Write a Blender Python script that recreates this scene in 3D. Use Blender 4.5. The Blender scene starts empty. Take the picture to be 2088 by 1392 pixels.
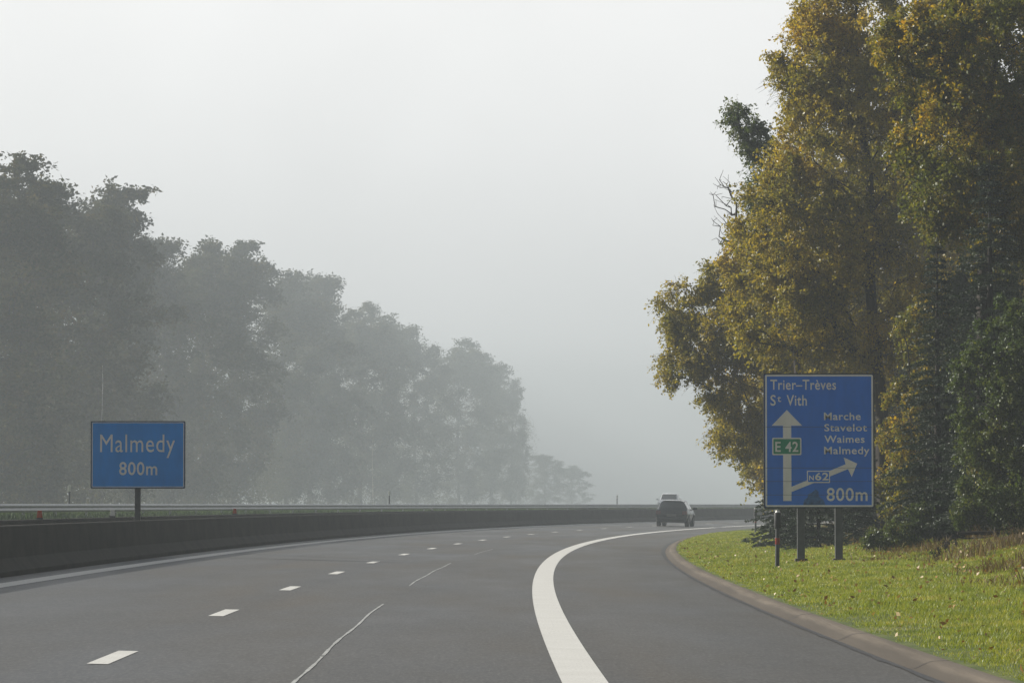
import bpy, bmesh, math, random
import numpy as np
from mathutils import Vector, Matrix

# ------------------------------------------------------------------ camera, sky, sun, exposure
S = bpy.context.scene
COL = S.collection
CAM_H = 1.25
F = 7800.0                       # focal length in pixels of the 2088 px wide photograph
SUN_AZ, SUN_EL = math.radians(-66), math.radians(26)   # azimuth from the view direction, negative = left

cd = bpy.data.cameras.new("camera")
cam = bpy.data.objects.new("camera", cd)
COL.objects.link(cam)
cd.sensor_width = 36.0
cd.lens = 36.0 * F / 2088.0
cd.clip_start, cd.clip_end = 0.5, 6000
cam.location = (0, 0, CAM_H)
cam.rotation_euler = (math.radians(90) + math.atan(332 / F), 0, 0)
S.camera = cam

W = bpy.data.worlds.new("World")
S.world = W
W.use_nodes = True
nt = W.node_tree
nt.nodes.clear()
def wn(t, **k):
    n = nt.nodes.new(t)
    for a, b in k.items(): setattr(n, a, b)
    return n
sky = wn('ShaderNodeTexSky', sky_type='NISHITA', sun_disc=False, sun_elevation=SUN_EL, sun_rotation=SUN_AZ,
         air_density=1.6, dust_density=6.0)
hs = wn('ShaderNodeHueSaturation'); hs.inputs['Saturation'].default_value = 0.3
tc = wn('ShaderNodeTexCoord'); sep = wn('ShaderNodeSeparateXYZ')
ramp = wn('ShaderNodeValToRGB')
e = ramp.color_ramp.elements
e[0].position = 0.0; e[0].color = (0.30, 0.31, 0.315, 1)
e[1].position = 1.0; e[1].color = (0.26, 0.28, 0.31, 1)
for p, c in ((0.012, (0.46, 0.47, 0.475, 1)), (0.042, (0.84, 0.85, 0.855, 1)), (0.093, (0.97, 0.975, 0.975, 1)), (0.14, (1.0, 1.0, 0.995, 1)), (0.26, (0.80, 0.81, 0.82, 1)), (0.5, (0.34, 0.355, 0.38, 1))):
    x = e.new(p); x.color = c
# the fog is brighter towards the hidden sun than away from it
dotn = wn('ShaderNodeVectorMath', operation='DOT_PRODUCT')
dotn.inputs[1].default_value = (math.sin(SUN_AZ + 0.6) * math.cos(SUN_EL), math.cos(SUN_AZ + 0.6) * math.cos(SUN_EL), math.sin(SUN_EL))
mr = wn('ShaderNodeMapRange'); mr.inputs[1].default_value = -1; mr.inputs[2].default_value = 0.8; mr.inputs[3].default_value = 0.9; mr.inputs[4].default_value = 6.7
up = wn('ShaderNodeVectorMath', operation='SCALE'); 
mix = wn('ShaderNodeMix', data_type='RGBA'); mix.inputs['Factor'].default_value = 0.9
bg = wn('ShaderNodeBackground'); bg.inputs['Strength'].default_value = 0.1
out = wn('ShaderNodeOutputWorld')
L = nt.links.new
L(sky.outputs[0], hs.inputs['Color']); L(tc.outputs['Generated'], sep.inputs[0]); L(sep.outputs['Z'], ramp.inputs[0])
nz = wn('ShaderNodeTexNoise'); nz.inputs['Scale'].default_value = 9.0; nz.inputs['Detail'].default_value = 3.0
nm = wn('ShaderNodeMapRange'); nm.inputs[1].default_value = 0.3; nm.inputs[2].default_value = 0.7; nm.inputs[3].default_value = 0.93; nm.inputs[4].default_value = 1.05
sm = wn('ShaderNodeMath', operation='MULTIPLY')
L(tc.outputs['Generated'], nz.inputs['Vector']); L(nz.outputs[0], nm.inputs[0]); L(nm.outputs[0], sm.inputs[1])
L(ramp.outputs[0], up.inputs[0]); L(tc.outputs['Generated'], dotn.inputs[0]); L(dotn.outputs['Value'], mr.inputs[0]); L(mr.outputs[0], sm.inputs[0]); L(sm.outputs[0], up.inputs['Scale']); L(hs.outputs[0], mix.inputs['A']); L(up.outputs[0], mix.inputs['B'])
L(mix.outputs['Result'], bg.inputs['Color']); L(bg.outputs[0], out.inputs['Surface'])

sd = bpy.data.lights.new("sun", 'SUN')
sd.energy = 5.0; sd.angle = math.radians(0.6); sd.color = (1.0, 0.95, 0.87)
sun = bpy.data.objects.new("sun", sd)
COL.objects.link(sun)
SUN_DIR = Vector((math.sin(SUN_AZ) * math.cos(SUN_EL), math.cos(SUN_AZ) * math.cos(SUN_EL), math.sin(SUN_EL)))
sun.rotation_euler = SUN_DIR.to_track_quat('Z', 'Y').to_euler()
sun.location = (-30, 60, 60)

vs = S.view_settings
vs.view_transform = 'Standard'; vs.look = 'None'; vs.gamma = 1.0; vs.exposure = 0.75; vs.use_curve_mapping = False
S.render.engine = 'CYCLES'
cy = S.cycles
cy.max_bounces = 6; cy.diffuse_bounces = 3; cy.glossy_bounces = 3; cy.transmission_bounces = 3; cy.volume_bounces = 1
cy.transparent_max_bounces = 8
cy.sample_clamp_indirect = 3.0
cy.caustics_reflective = False; cy.caustics_refractive = False
cy.use_denoising = True
try: cy.denoiser = 'OPENIMAGEDENOISE'
except Exception: pass
S.render.filter_size = 1.5
HAZE_DENSITY, HAZE_G = 0.00092, 0.1

# ------------------------------------------------------------------ the line of the road (white edge line beside the hard shoulder)
rnd = random.Random(7)
A2, B3 = 2.58e-4, 8.8e-7
DS = 1.0
_C = []; _T = []
def poly(d): u = d - 45; return 0.44 + A2 * u * u + B3 * u ** 3
def dpoly(d): u = d - 45; return 2 * A2 * u + 3 * B3 * u * u
x, y, s = poly(0.0), 0.0, 0.0
S0 = -60
th0 = math.atan(dpoly(0))
for k in range(S0, 0):
    _C.append((x + math.sin(th0) * k, math.cos(th0) * k)); _T.append(th0)
th = th0
for k in range(0, 1401):
    if y < 228: th = math.atan(dpoly(y))
    elif k < 560: th += 0.0015
    _C.append((x, y)); _T.append(th)
    x += math.sin(th) * DS; y += math.cos(th) * DS
_C = np.array(_C); _T = np.array(_T); _S = np.arange(S0, 1401, dtype=float)
def pos(s, o):
    """arc position and offset to the right -> X, Y"""
    s = np.asarray(s, float)
    cx = np.interp(s, _S, _C[:, 0]); cyy = np.interp(s, _S, _C[:, 1]); t = np.interp(s, _S, _T)
    return cx + o * np.cos(t), cyy - o * np.sin(t)
def so(X, Y):
    d2 = (_C[:, 0] - X) ** 2 + (_C[:, 1] - Y) ** 2
    i = int(np.argmin(d2)); t = _T[i]
    dx, dy = X - _C[i, 0], Y - _C[i, 1]
    return _S[i] + dx * math.sin(t) + dy * math.cos(t), dx * math.cos(t) - dy * math.sin(t)
def heading(s): return float(np.interp(s, _S, _T))
BANK = 0.021
GP = [(-900, 0.7), (-300, 0.7), (-120, 0.7), (-60, 0.75), (-40, 0.85), (-32, 0.95), (-26, 1.0), (-23.5, 0.88), (-21.5, 0.72), (-20, 0.5),
      (-19.25, 0.42), (-19.05, 0.35), (-10.4, 0.165), (-10.2, 0.22), (-8.15, 0.19), (-8.0, 0.11), (2.55, -0.11), (2.90, -0.02),
      (2.955, 0.016), (4.0, 0.045), (5.5, 0.07), (7.0, 0.15), (8.0, 0.27), (9.0, 0.45), (10.5, 0.72), (12.5, 1.0), (16, 1.3), (24, 1.7),
      (60, 3.0), (180, 5.0), (440, 6.0)]
_GO = np.array([p[0] for p in GP]); _GZ = np.array([p[1] for p in GP])
def gz(X, Y): return float(np.interp(so(X, Y)[1], _GO, _GZ))
def at(px, d): return (px - 1044) * d / F
def zat(py, d): return CAM_H + (1028 - py) * d / F

# ------------------------------------------------------------------ helpers
def tag(o, label=None, cat=None, group=None, kind=None):
    if label: o['label'] = label
    if cat: o['category'] = cat
    if group: o['group'] = group
    if kind: o['kind'] = kind
    return o
def empty(name, loc=(0, 0, 0), rz=0.0):
    o = bpy.data.objects.new(name, None)
    o.empty_display_size = 0.3
    COL.objects.link(o); o.location = loc; o.rotation_euler = (0, 0, rz)
    return o
def link_mesh(name, me, mat=None, parent=None):
    o = bpy.data.objects.new(name, me)
    COL.objects.link(o)
    if mat is not None: me.materials.append(mat)
    if parent is not None: o.parent = parent
    return o
def np_mesh(name, V, Fq, smooth=False, uv=None):
    """V (n,3), Fq (m,k) with the same k for all faces, quick path"""
    V = np.ascontiguousarray(V, np.float32); Fq = np.ascontiguousarray(Fq, np.int32)
    me = bpy.data.meshes.new(name)
    m, k = Fq.shape
    me.vertices.add(len(V)); me.vertices.foreach_set('co', V.ravel())
    me.loops.add(m * k); me.loops.foreach_set('vertex_index', Fq.ravel())
    me.polygons.add(m); me.polygons.foreach_set('loop_start', np.arange(0, m * k, k, dtype=np.int32))
    me.polygons.foreach_set('loop_total', np.full(m, k, np.int32))
    if smooth: me.polygons.foreach_set('use_smooth', np.ones(m, bool))
    if uv is not None:
        l = me.uv_layers.new(name='UVMap')
        l.data.foreach_set('uv', np.ascontiguousarray(uv[Fq.ravel()], np.float32).ravel())
    me.update(calc_edges=True); me.validate()
    return me
class MB:
    def __init__(s): s.v = []; s.f = []
    def add(s, V, Fs):
        n = len(s.v); s.v += [tuple(p) for p in V]; s.f += [tuple(i + n for i in f) for f in Fs]; return s
    def box(s, c, d, rot=None):
        V = []
        for sx in (-1, 1):
            for sy in (-1, 1):
                for sz in (-1, 1):
                    p = Vector((sx * d[0] / 2, sy * d[1] / 2, sz * d[2] / 2))
                    if rot is not None: p = rot @ p
                    V.append(p + Vector(c))
        return s.add(V, [(0, 1, 3, 2), (4, 6, 7, 5), (0, 4, 5, 1), (2, 3, 7, 6), (0, 2, 6, 4), (1, 5, 7, 3)])
    def tube(s, pts, rads, n=8, caps=True):
        pts = [Vector(p) for p in pts]; V = []; Fs = []
        for i, p in enumerate(pts):
            t = (pts[min(i + 1, len(pts) - 1)] - pts[max(i - 1, 0)]).normalized()
            a = t.orthogonal().normalized() if i == 0 else (a - t * a.dot(t)).normalized()
            b = t.cross(a)
            for k in range(n):
                an = 2 * math.pi * k / n
                V.append(p + (a * math.cos(an) + b * math.sin(an)) * rads[i])
        for i in range(len(pts) - 1):
            for k in range(n):
                Fs.append((i * n + k, i * n + (k + 1) % n, (i + 1) * n + (k + 1) % n, (i + 1) * n + k))
        if caps: Fs += [tuple(range(n))[::-1], tuple((len(pts) - 1) * n + k for k in range(n))]
        return s.add(V, Fs)
    def prism(s, poly2, y0, y1):
        """polygon in x,z extruded from y0 (front) to y1"""
        n = len(poly2)
        V = [(p[0], y0, p[1]) for p in poly2] + [(p[0], y1, p[1]) for p in poly2]
        Fs = [tuple(range(n)), tuple(range(2 * n - 1, n - 1, -1))] + [(i, n + i, n + (i + 1) % n, (i + 1) % n) for i in range(n)]
        return s.add(V, Fs)
    def build(s, name, mat, parent=None, bevel=0.0, smooth=None, loc=None):
        me = bpy.data.meshes.new(name)
        me.from_pydata(s.v, [], s.f); me.update()
        bm = bmesh.new(); bm.from_mesh(me)
        bmesh.ops.recalc_face_normals(bm, faces=bm.faces)
        if bevel > 0:
            eds = [ed for ed in bm.edges if len(ed.link_faces) == 2 and ed.calc_face_angle() > 0.5]
            bmesh.ops.bevel(bm, geom=eds, offset=bevel, segments=2, profile=0.6, affect='EDGES', clamp_overlap=True)
        bm.to_mesh(me); bm.free()
        if smooth is not None:
            me.polygons.foreach_set('use_smooth', np.ones(len(me.polygons), bool))
            me.set_sharp_from_angle(angle=math.radians(smooth))
        o = link_mesh(name, me, mat, parent)
        if loc is not None: o.location = loc
        return o
def copy_tree(o, parent=None):
    c = o.copy(); COL.objects.link(c)
    if parent is not None: c.parent = parent
    for ch in list(o.children): copy_tree(ch, c)
    return c

# ------------------------------------------------------------------ materials
class NT:
    def __init__(s, name):
        s.m = bpy.data.materials.new(name); s.m.use_nodes = True
        s.t = s.m.node_tree; s.t.nodes.clear()
        s.out = s.n('ShaderNodeOutputMaterial')
    def n(s, t, ins=None, **k):
        x = s.t.nodes.new(t)
        for a, b in k.items(): setattr(x, a, b)
        for a, b in (ins or {}).items():
            if hasattr(b, 'is_linked') or isinstance(b, bpy.types.NodeSocket): s.t.links.new(b, x.inputs[a])
            else: x.inputs[a].default_value = b
        return x
    def ramp(s, fac, stops, interp='LINEAR'):
        r = s.n('ShaderNodeValToRGB', {0: fac}); cr = r.color_ramp; cr.interpolation = interp
        cr.elements[0].position, cr.elements[0].color = stops[0][0], (*stops[0][1], 1)
        cr.elements[1].position, cr.elements[1].color = stops[-1][0], (*stops[-1][1], 1)
        for p, c in stops[1:-1]:
            el = cr.elements.new(p); el.color = (*c, 1)
        return r.outputs[0]
    def noise(s, vec, scale, detail=3, rough=0.55):
        return s.n('ShaderNodeTexNoise', {'Vector': vec, 'Scale': scale, 'Detail': detail, 'Roughness': rough}).outputs[0]
    def mixc(s, fac, a, b, blend='MIX'):
        x = s.n('ShaderNodeMix', data_type='RGBA', blend_type=blend)
        for key, v in (('Factor', fac), ('A', a), ('B', b)):
            sock = x.inputs[{'Factor': 0, 'A': 6, 'B': 7}[key]]
            if isinstance(v, bpy.types.NodeSocket): s.t.links.new(v, sock)
            elif key == 'Factor': sock.default_value = v
            else: sock.default_value = (*v, 1)
        return x.outputs[2]
    def math(s, op, a, b=0.0, c=None):
        x = s.n('ShaderNodeMath', operation=op)
        for i, v in enumerate((a, b) if c is None else (a, b, c)):
            if isinstance(v, bpy.types.NodeSocket): s.t.links.new(v, x.inputs[i])
            else: x.inputs[i].default_value = v
        return x.outputs[0]
    def bump(s, h, strength, dist=0.01):
        return s.n('ShaderNodeBump', {'Height': h, 'Strength': strength, 'Distance': dist}).outputs[0]
    def bsdf(s, color, rough=0.6, metal=0.0, spec=0.4, normal=None):
        ins = {'Base Color': color if isinstance(color, bpy.types.NodeSocket) else (*color, 1), 'Roughness': rough, 'Metallic': metal, 'Specular IOR Level': spec}
        if normal is not None: ins['Normal'] = normal
        return s.n('ShaderNodeBsdfPrincipled', ins)
    def surf(s, sh):
        s.t.links.new(sh.outputs[0] if hasattr(sh, 'outputs') else sh, s.out.inputs['Surface']); return s.m
def objvec(t): return t.n('ShaderNodeTexCoord').outputs['Object']
def uvvec(t): return t.n('ShaderNodeTexCoord').outputs['UV']
def plain(name, col, rough=0.5, metal=0.0, spec=0.4, var=0.25, scale=6.0):
    t = NT(name); v = objvec(t)
    n = t.noise(v, scale, 4)
    a = tuple(c * (1 - var) for c in col); b = tuple(min(1, c * (1 + var)) for c in col)
    return t.surf(t.bsdf(t.ramp(n, [(0.3, a), (0.7, b)]), rough, metal, spec))

def mat_asphalt():
    t = NT('asphalt'); uv = uvvec(t)
    sx = t.n('ShaderNodeSeparateXYZ', {0: uv}); o, sarc = sx.outputs[0], sx.outputs[1]
    lo = t.n('ShaderNodeMapping', {'Vector': uv, 'Scale': (1.0, 0.16, 1.0)}).outputs[0]
    big = t.noise(lo, 0.32, 4, 0.6); mid = t.noise(lo, 1.6, 4, 0.6)
    base = t.ramp(big, [(0.32, (0.022, 0.025, 0.029)), (0.5, (0.035, 0.035, 0.033)), (0.66, (0.058, 0.050, 0.037))])
    base = t.mixc(t.math('MULTIPLY', mid, 0.55), base, (0.028, 0.029, 0.029))
    # wheel tracks, polished darker
    wave = t.math('SINE', t.math('MULTIPLY_ADD', o, 3.45, 1.1))
    tr = t.n('ShaderNodeMapRange', {0: wave, 1: 0.1, 2: 1.0, 3: 0.0, 4: 0.6}).outputs[0]
    base = t.mixc(tr, base, (0.026, 0.028, 0.030))
    fine = t.noise(t.n('ShaderNodeMapping', {'Vector': uv, 'Scale': (1, 0.14, 1)}).outputs[0], 34.0, 3, 0.8); sp = t.noise(t.n('ShaderNodeMapping', {'Vector': uv, 'Scale': (1, 0.2, 1)}).outputs[0], 11.0, 4, 0.75)
    warm = t.n('ShaderNodeMapRange', {0: t.math('ADD', t.math('MULTIPLY', o, 0.06), t.math('MULTIPLY', t.noise(lo, 0.5, 3), 2.2)), 1: 0.45, 2: 1.25, 3: 0.0, 4: 1.0}).outputs[0]
    base = t.mixc(warm, t.mixc(1.0, base, (0.90, 1.01, 1.14), 'MULTIPLY'), t.mixc(1.0, base, (1.20, 1.06, 0.86), 'MULTIPLY'))
    base = t.mixc(t.n('ShaderNodeMapRange', {0: sp, 1: 0.42, 2: 0.70, 3: 0.0, 4: 0.55}).outputs[0], base, (0.070, 0.069, 0.064))
    base = t.mixc(t.n('ShaderNodeMapRange', {0: sp, 1: 0.45, 2: 0.25, 3: 0.0, 4: 0.55}).outputs[0], base, (0.018, 0.019, 0.020))
    base = t.mixc(t.n('ShaderNodeMapRange', {0: fine, 1: 0.50, 2: 0.70, 3: 0.0, 4: 0.7}).outputs[0], base, (0.110, 0.107, 0.098))
    base = t.mixc(t.n('ShaderNodeMapRange', {0: fine, 1: 0.48, 2: 0.30, 3: 0.0, 4: 0.75}).outputs[0], base, (0.015, 0.015, 0.015))
    r = t.n('ShaderNodeMapRange', {0: big, 1: 0.3, 2: 0.7, 3: 0.47, 4: 0.66}).outputs[0]
    return t.surf(t.bsdf(base, r, 0, 0.36, t.bump(fine, 0.5, 0.006)))
def mat_paint():
    t = NT('road_paint'); uv = uvvec(t)
    fine = t.noise(uv, 40.0, 4, 0.7); big = t.noise(uv, 1.5, 3)
    c = t.ramp(fine, [(0.30, (0.30, 0.30, 0.29)), (0.45, (0.56, 0.56, 0.53)), (0.75, (0.72, 0.72, 0.69))])
    c = t.mixc(t.math('MULTIPLY', big, 0.6), c, (0.36, 0.35, 0.32))
    rib = t.n('ShaderNodeTexWave', {'Vector': uv, 'Scale': 9.5, 'Distortion': 1.6, 'Detail': 2.0}, wave_type='BANDS', bands_direction='X').outputs[1]
    c = t.mixc(t.n('ShaderNodeMapRange', {0: rib, 1: 0.55, 2: 0.95, 3: 0.0, 4: 0.03}).outputs[0], c, (0.30, 0.30, 0.29))
    return t.surf(t.bsdf(c, 0.6, 0, 0.4, t.bump(big, 0.1, 0.004)))
def mat_concrete(name, dark, light, streak=True):
    t = NT(name); uv = uvvec(t)
    m = t.n('ShaderNodeMapping', {'Vector': uv, 'Scale': (1.2, 0.7, 1.0) if streak else (3.0, 0.13, 1.0)}).outputs[0]
    a = t.noise(m, 1.3, 5, 0.65); f = t.noise(uv, 18, 4, 0.7)
    c = t.ramp(a, [(0.3, dark), (0.72, light)])
    if streak:
        st = t.noise(t.n('ShaderNodeMapping', {'Vector': uv, 'Scale': (0.25, 2.4, 1)}).outputs[0], 1.6, 4, 0.7)
        c = t.mixc(t.n('ShaderNodeMapRange', {0: st, 1: 0.5, 2: 0.75, 3: 0.0, 4: 0.35}).outputs[0], c, tuple(x * 0.45 for x in dark))
    c = t.mixc(t.math('MULTIPLY', f, 0.35), c, tuple(x * 0.6 for x in dark))
    if not streak:            # darker brown on the sloped upstand, paler top
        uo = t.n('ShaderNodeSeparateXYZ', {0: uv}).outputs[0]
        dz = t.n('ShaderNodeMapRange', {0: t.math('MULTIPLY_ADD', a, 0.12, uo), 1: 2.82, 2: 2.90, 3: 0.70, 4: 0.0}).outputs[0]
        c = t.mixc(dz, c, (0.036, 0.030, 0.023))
    return t.surf(t.bsdf(c, 0.85, 0, 0.25, t.bump(f, 0.3, 0.01)))
def mat_ground():
    t = NT('soil_and_turf'); uv = uvvec(t)
    o = t.n('ShaderNodeSeparateXYZ', {0: uv}).outputs[0]
    a = t.noise(uv, 0.7, 5, 0.6); f = t.noise(uv, 9, 5, 0.7); b = t.noise(uv, 0.12, 3)
    turf = t.ramp(t.math('ADD', t.math('MULTIPLY', a, 0.5), t.math('MULTIPLY', f, 0.5)),
                  [(0.32, (0.030, 0.040, 0.012)), (0.5, (0.060, 0.080, 0.020)), (0.68, (0.115, 0.115, 0.042))])
    litter = t.ramp(f, [(0.3, (0.035, 0.024, 0.014)), (0.6, (0.10, 0.068, 0.035)), (0.75, (0.16, 0.11, 0.05))])
    w = t.n('ShaderNodeMapRange', {0: t.math('MULTIPLY_ADD', a, 3.0, o), 1: 7.8, 2: 10.5, 3: 0.0, 4: 1.0}).outputs[0]
    c = t.mixc(w, turf, litter)
    md = t.math('MULTIPLY', t.math('GREATER_THAN', o, -10.3), t.math('LESS_THAN', o, -8.0))
    c = t.mixc(md, c, (0.11, 0.105, 0.095))
    return t.surf(t.bsdf(c, 0.9, 0, 0.2, t.bump(f, 0.7, 0.04)))
def mat_leaf(name, stops, noise_scale=0.35, trans=0.45, rough=0.38, spec=0.5, wn=0.6):
    t = NT(name)
    g = t.n('ShaderNodeNewGeometry'); v = g.outputs['Position']
    n = t.noise(v, noise_scale, 3, 0.6)
    k = t.math('ADD', t.math('MULTIPLY', t.n('ShaderNodeMapRange', {0: n, 1: 0.28, 2: 0.72}).outputs[0], wn), t.math('MULTIPLY', g.outputs['Random Per Island'], 1 - wn))
    c = t.ramp(k, stops)
    p = t.bsdf(c, rough, 0, spec)
    tr = t.n('ShaderNodeBsdfTranslucent', {'Color': t.mixc(1.0, c, (1.0, 0.92, 0.45), 'MULTIPLY')})
    m = t.n('ShaderNodeMixShader', {0: trans, 1: p.outputs[0], 2: tr.outputs[0]})
    return t.surf(m)
def mat_bark(name, a, b, scale=7):
    t = NT(name); v = objvec(t)
    n = t.noise(t.n('ShaderNodeMapping', {'Vector': v, 'Scale': (1, 1, 0.3)}).outputs[0], scale, 5, 0.7)
    return t.surf(t.bsdf(t.ramp(n, [(0.35, a), (0.65, b)]), 0.9, 0, 0.2, t.bump(n, 0.6, 0.02)))
def mat_face(name, col, var=0.12):
    """retro-reflective sheeting of a road sign, weathered"""
    t = NT(name); v = objvec(t)
    n = t.noise(t.n('ShaderNodeMapping', {'Vector': v, 'Scale': (1.0, 1.0, 0.35)}).outputs[0], 3.0, 5, 0.65)
    f = t.noise(v, 30, 3, 0.7)
    c = t.ramp(n, [(0.3, tuple(x * (1 - var) for x in col)), (0.7, tuple(min(1, x * (1 + var)) for x in col))])
    c = t.mixc(t.n('ShaderNodeMapRange', {0: f, 1: 0.58, 2: 0.8, 3: 0.0, 4: 0.35}).outputs[0], c, tuple(x * 0.5 for x in col))
    return t.surf(t.bsdf(c, 0.42, 0, 0.35))

M = {}
M['asphalt'] = mat_asphalt()
M['paint'] = mat_paint()
M['barrier'] = mat_concrete('weathered_barrier_concrete', (0.022, 0.021, 0.016), (0.060, 0.056, 0.044))
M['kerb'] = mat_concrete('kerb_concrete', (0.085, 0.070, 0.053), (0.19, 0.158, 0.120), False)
M['ground'] = mat_ground()
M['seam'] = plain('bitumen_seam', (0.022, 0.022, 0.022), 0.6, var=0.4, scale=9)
M['galv'] = plain('galvanised_steel', (0.30, 0.31, 0.32), 0.5, 0.7, var=0.15, scale=3)
M['post_grey'] = plain('grey_painted_post', (0.075, 0.080, 0.080), 0.5, 0.2, var=0.25, scale=5)
M['sign_back'] = plain('dark_sign_edge', (0.022, 0.026, 0.034), 0.5, 0.2)
M['blue'] = mat_face('blue_sheeting', (0.001, 0.25, 0.74))
M['blue_deep'] = mat_face('deep_blue_sheeting', (0.001, 0.15, 0.66))
M['white'] = mat_face('white_sheeting', (0.72, 0.72, 0.69))
M['green'] = mat_face('green_sheeting', (0.006, 0.22, 0.11))
M['stain'] = plain('brown_rusty_stain', (0.034, 0.110, 0.27), 0.8, var=0.5, scale=14)
M['black_plastic'] = plain('black_plastic', (0.014, 0.015, 0.015), 0.5, var=0.3)
M['dark_plastic'] = plain('charcoal_plastic', (0.035, 0.038, 0.040), 0.5, var=0.3)
M['red_reflector'] = plain('red_reflector', (0.20, 0.022, 0.012), 0.25, spec=0.7, var=0.1)
M['orange'] = plain('orange_reflector', (0.36, 0.06, 0.02), 0.3, var=0.1)
M['white_plastic'] = plain('white_plastic', (0.65, 0.66, 0.64), 0.5, var=0.12)
M['car_dark'] = plain('dark_car_paint', (0.012, 0.015, 0.019), 0.22, 0.3, 0.6, var=0.1)
M['car_white'] = plain('pale_car_paint', (0.62, 0.64, 0.66), 0.25, 0.1, 0.6, var=0.05)
M['glass'] = plain('tinted_car_glass', (0.012, 0.014, 0.015), 0.06, 0.0, 0.9, var=0.1)
M['tyre'] = plain('tyre_rubber', (0.012, 0.012, 0.012), 0.8, var=0.3)
M['rim'] = plain('wheel_rim', (0.25, 0.26, 0.27), 0.35, 0.8)
M['lamp_red'] = plain('tail_lamp_red', (0.10, 0.008, 0.007), 0.15, spec=0.8, var=0.1)
M['lamp_clear'] = plain('clear_headlamp', (0.75, 0.77, 0.80), 0.12, 0.3, 0.9, var=0.05)
M['plate'] = plain('number_plate', (0.12, 0.12, 0.11), 0.4)
M['bark'] = mat_bark('grey_brown_bark', (0.010, 0.008, 0.006), (0.036, 0.029, 0.023))
M['bark_pale'] = mat_bark('pale_birch_bark', (0.10, 0.095, 0.085), (0.42, 0.40, 0.37), 4)
M['bark_misty'] = mat_bark('forest_bark', (0.03, 0.025, 0.02), (0.09, 0.08, 0.07))
M['leaf_gold'] = mat_leaf('autumn_leaves_olive_gold', [(0.0, (0.100, 0.120, 0.014)), (0.35, (0.215, 0.205, 0.022)), (0.6, (0.340, 0.275, 0.028)), (0.82, (0.460, 0.345, 0.026)), (1.0, (0.66, 0.39, 0.02))], 0.45, 0.55, 0.45, 0.42)
M['leaf_mix'] = mat_leaf('autumn_leaves_green_gold', [(0.0, (0.060, 0.095, 0.011)), (0.45, (0.140, 0.155, 0.016)), (0.7, (0.300, 0.230, 0.018)), (0.88, (0.60, 0.40, 0.015)), (1.0, (0.62, 0.28, 0.02))], 0.5, 0.55, 0.45, 0.42)
M['leaf_green'] = mat_leaf('green_leaves', [(0.0, (0.030, 0.062, 0.012)), (0.5, (0.065, 0.100, 0.020)), (0.85, (0.130, 0.145, 0.026)), (1.0, (0.35, 0.26, 0.02))], 0.6, 0.45, 0.46, 0.40)
M['leaf_misty'] = mat_leaf('forest_leaves', [(0.0, (0.024, 0.034, 0.012)), (0.5, (0.052, 0.056, 0.020)), (1.0, (0.125, 0.090, 0.028))], 0.16, 0.3, 0.8, 0.1)
M['needle'] = mat_leaf('spruce_needles', [(0.0, (0.010, 0.022, 0.009)), (0.6, (0.020, 0.038, 0.014)), (1.0, (0.046, 0.060, 0.022))], 0.8, 0.2, 0.55, 0.35)
M['grass'] = mat_leaf('verge_grass', [(0.0, (0.080, 0.115, 0.018)), (0.35, (0.165, 0.225, 0.026)), (0.6, (0.275, 0.325, 0.042)), (0.8, (0.390, 0.365, 0.105)), (1.0, (0.50, 0.42, 0.21))], 1.1, 0.5, 0.45, 0.4, 0.62)
M['bank'] = mat_leaf('bank_grass', [(0.0, (0.026, 0.055, 0.014)), (0.6, (0.050, 0.092, 0.024)), (1.0, (0.085, 0.120, 0.038))], 0.3, 0.3, 0.7, 0.2)
M['dry'] = mat_leaf('dry_undergrowth', [(0.0, (0.045, 0.040, 0.014)), (0.5, (0.125, 0.088, 0.036)), (1.0, (0.26, 0.19, 0.09))], 0.9, 0.35, 0.6, 0.25, 0.45)
M['litter'] = mat_leaf('fallen_leaves', [(0.0, (0.09, 0.05, 0.02)), (0.5, (0.28, 0.15, 0.025)), (1.0, (0.46, 0.36, 0.14))], 2.0, 0.2, 0.5, 0.4, 0.3)

# ------------------------------------------------------------------ ground, roads, markings, kerb
def sweep(name, prof, s0, s1, ds, mat, parent=None, closed=False, smooth=None, wob=0.0, seed=0):
    """sweep a cross-section (offset, height) along the line of the road; UV = (profile length or offset, arc length)"""
    ss = np.arange(s0, s1 + 1e-6, ds); n = len(ss); P = np.array(prof, float); k = len(P)
    rg = np.random.default_rng(seed)
    V = np.zeros((n, k, 3)); UV = np.zeros((n, k, 2))
    for j in range(k):
        X, Y = pos(ss, P[j, 0])
        V[:, j, 0], V[:, j, 1], V[:, j, 2] = X, Y, P[j, 1]
        UV[:, j, 0] = P[j, 0] if not closed else np.sum(np.linalg.norm(np.diff(P[:j + 1], axis=0), axis=1))
        UV[:, j, 1] = ss
    if wob: V[:, :, 2] += rg.normal(0, wob, (n, 1)); 
    Fs = []
    idx = np.arange(n * k).reshape(n, k)
    kk = k if closed else k - 1
    for j in range(kk):
        j2 = (j + 1) % k
        Fs.append(np.stack([idx[:-1, j], idx[:-1, j2], idx[1:, j2], idx[1:, j]], 1))
    me = np_mesh(name, V.reshape(-1, 3), np.concatenate(Fs), smooth is not None, UV.reshape(-1, 2))
    if smooth is not None: me.set_sharp_from_angle(angle=math.radians(smooth))
    return link_mesh(name, me, mat, parent)
def zr(o): return -BANK * o
tag(sweep('ground', GP, -60, 1360, 2.0, M['ground']), kind='structure')
def strip(name, o0, o1, s0, s1, dz, mat, ds=1.0, nseg=1):
    os_ = np.linspace(o0, o1, nseg + 1)
    return tag(sweep(name, [(o, zr(o) + dz) for o in os_], s0, s1, ds, mat), kind='structure')
strip('road', -8.1, 2.66, -60, 900, 0.0, M['asphalt'], 1.0, 6)
strip('opposite_road', -19.1, -10.15, -60, 900, 0.0, M['asphalt'], 1.0, 4)

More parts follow.
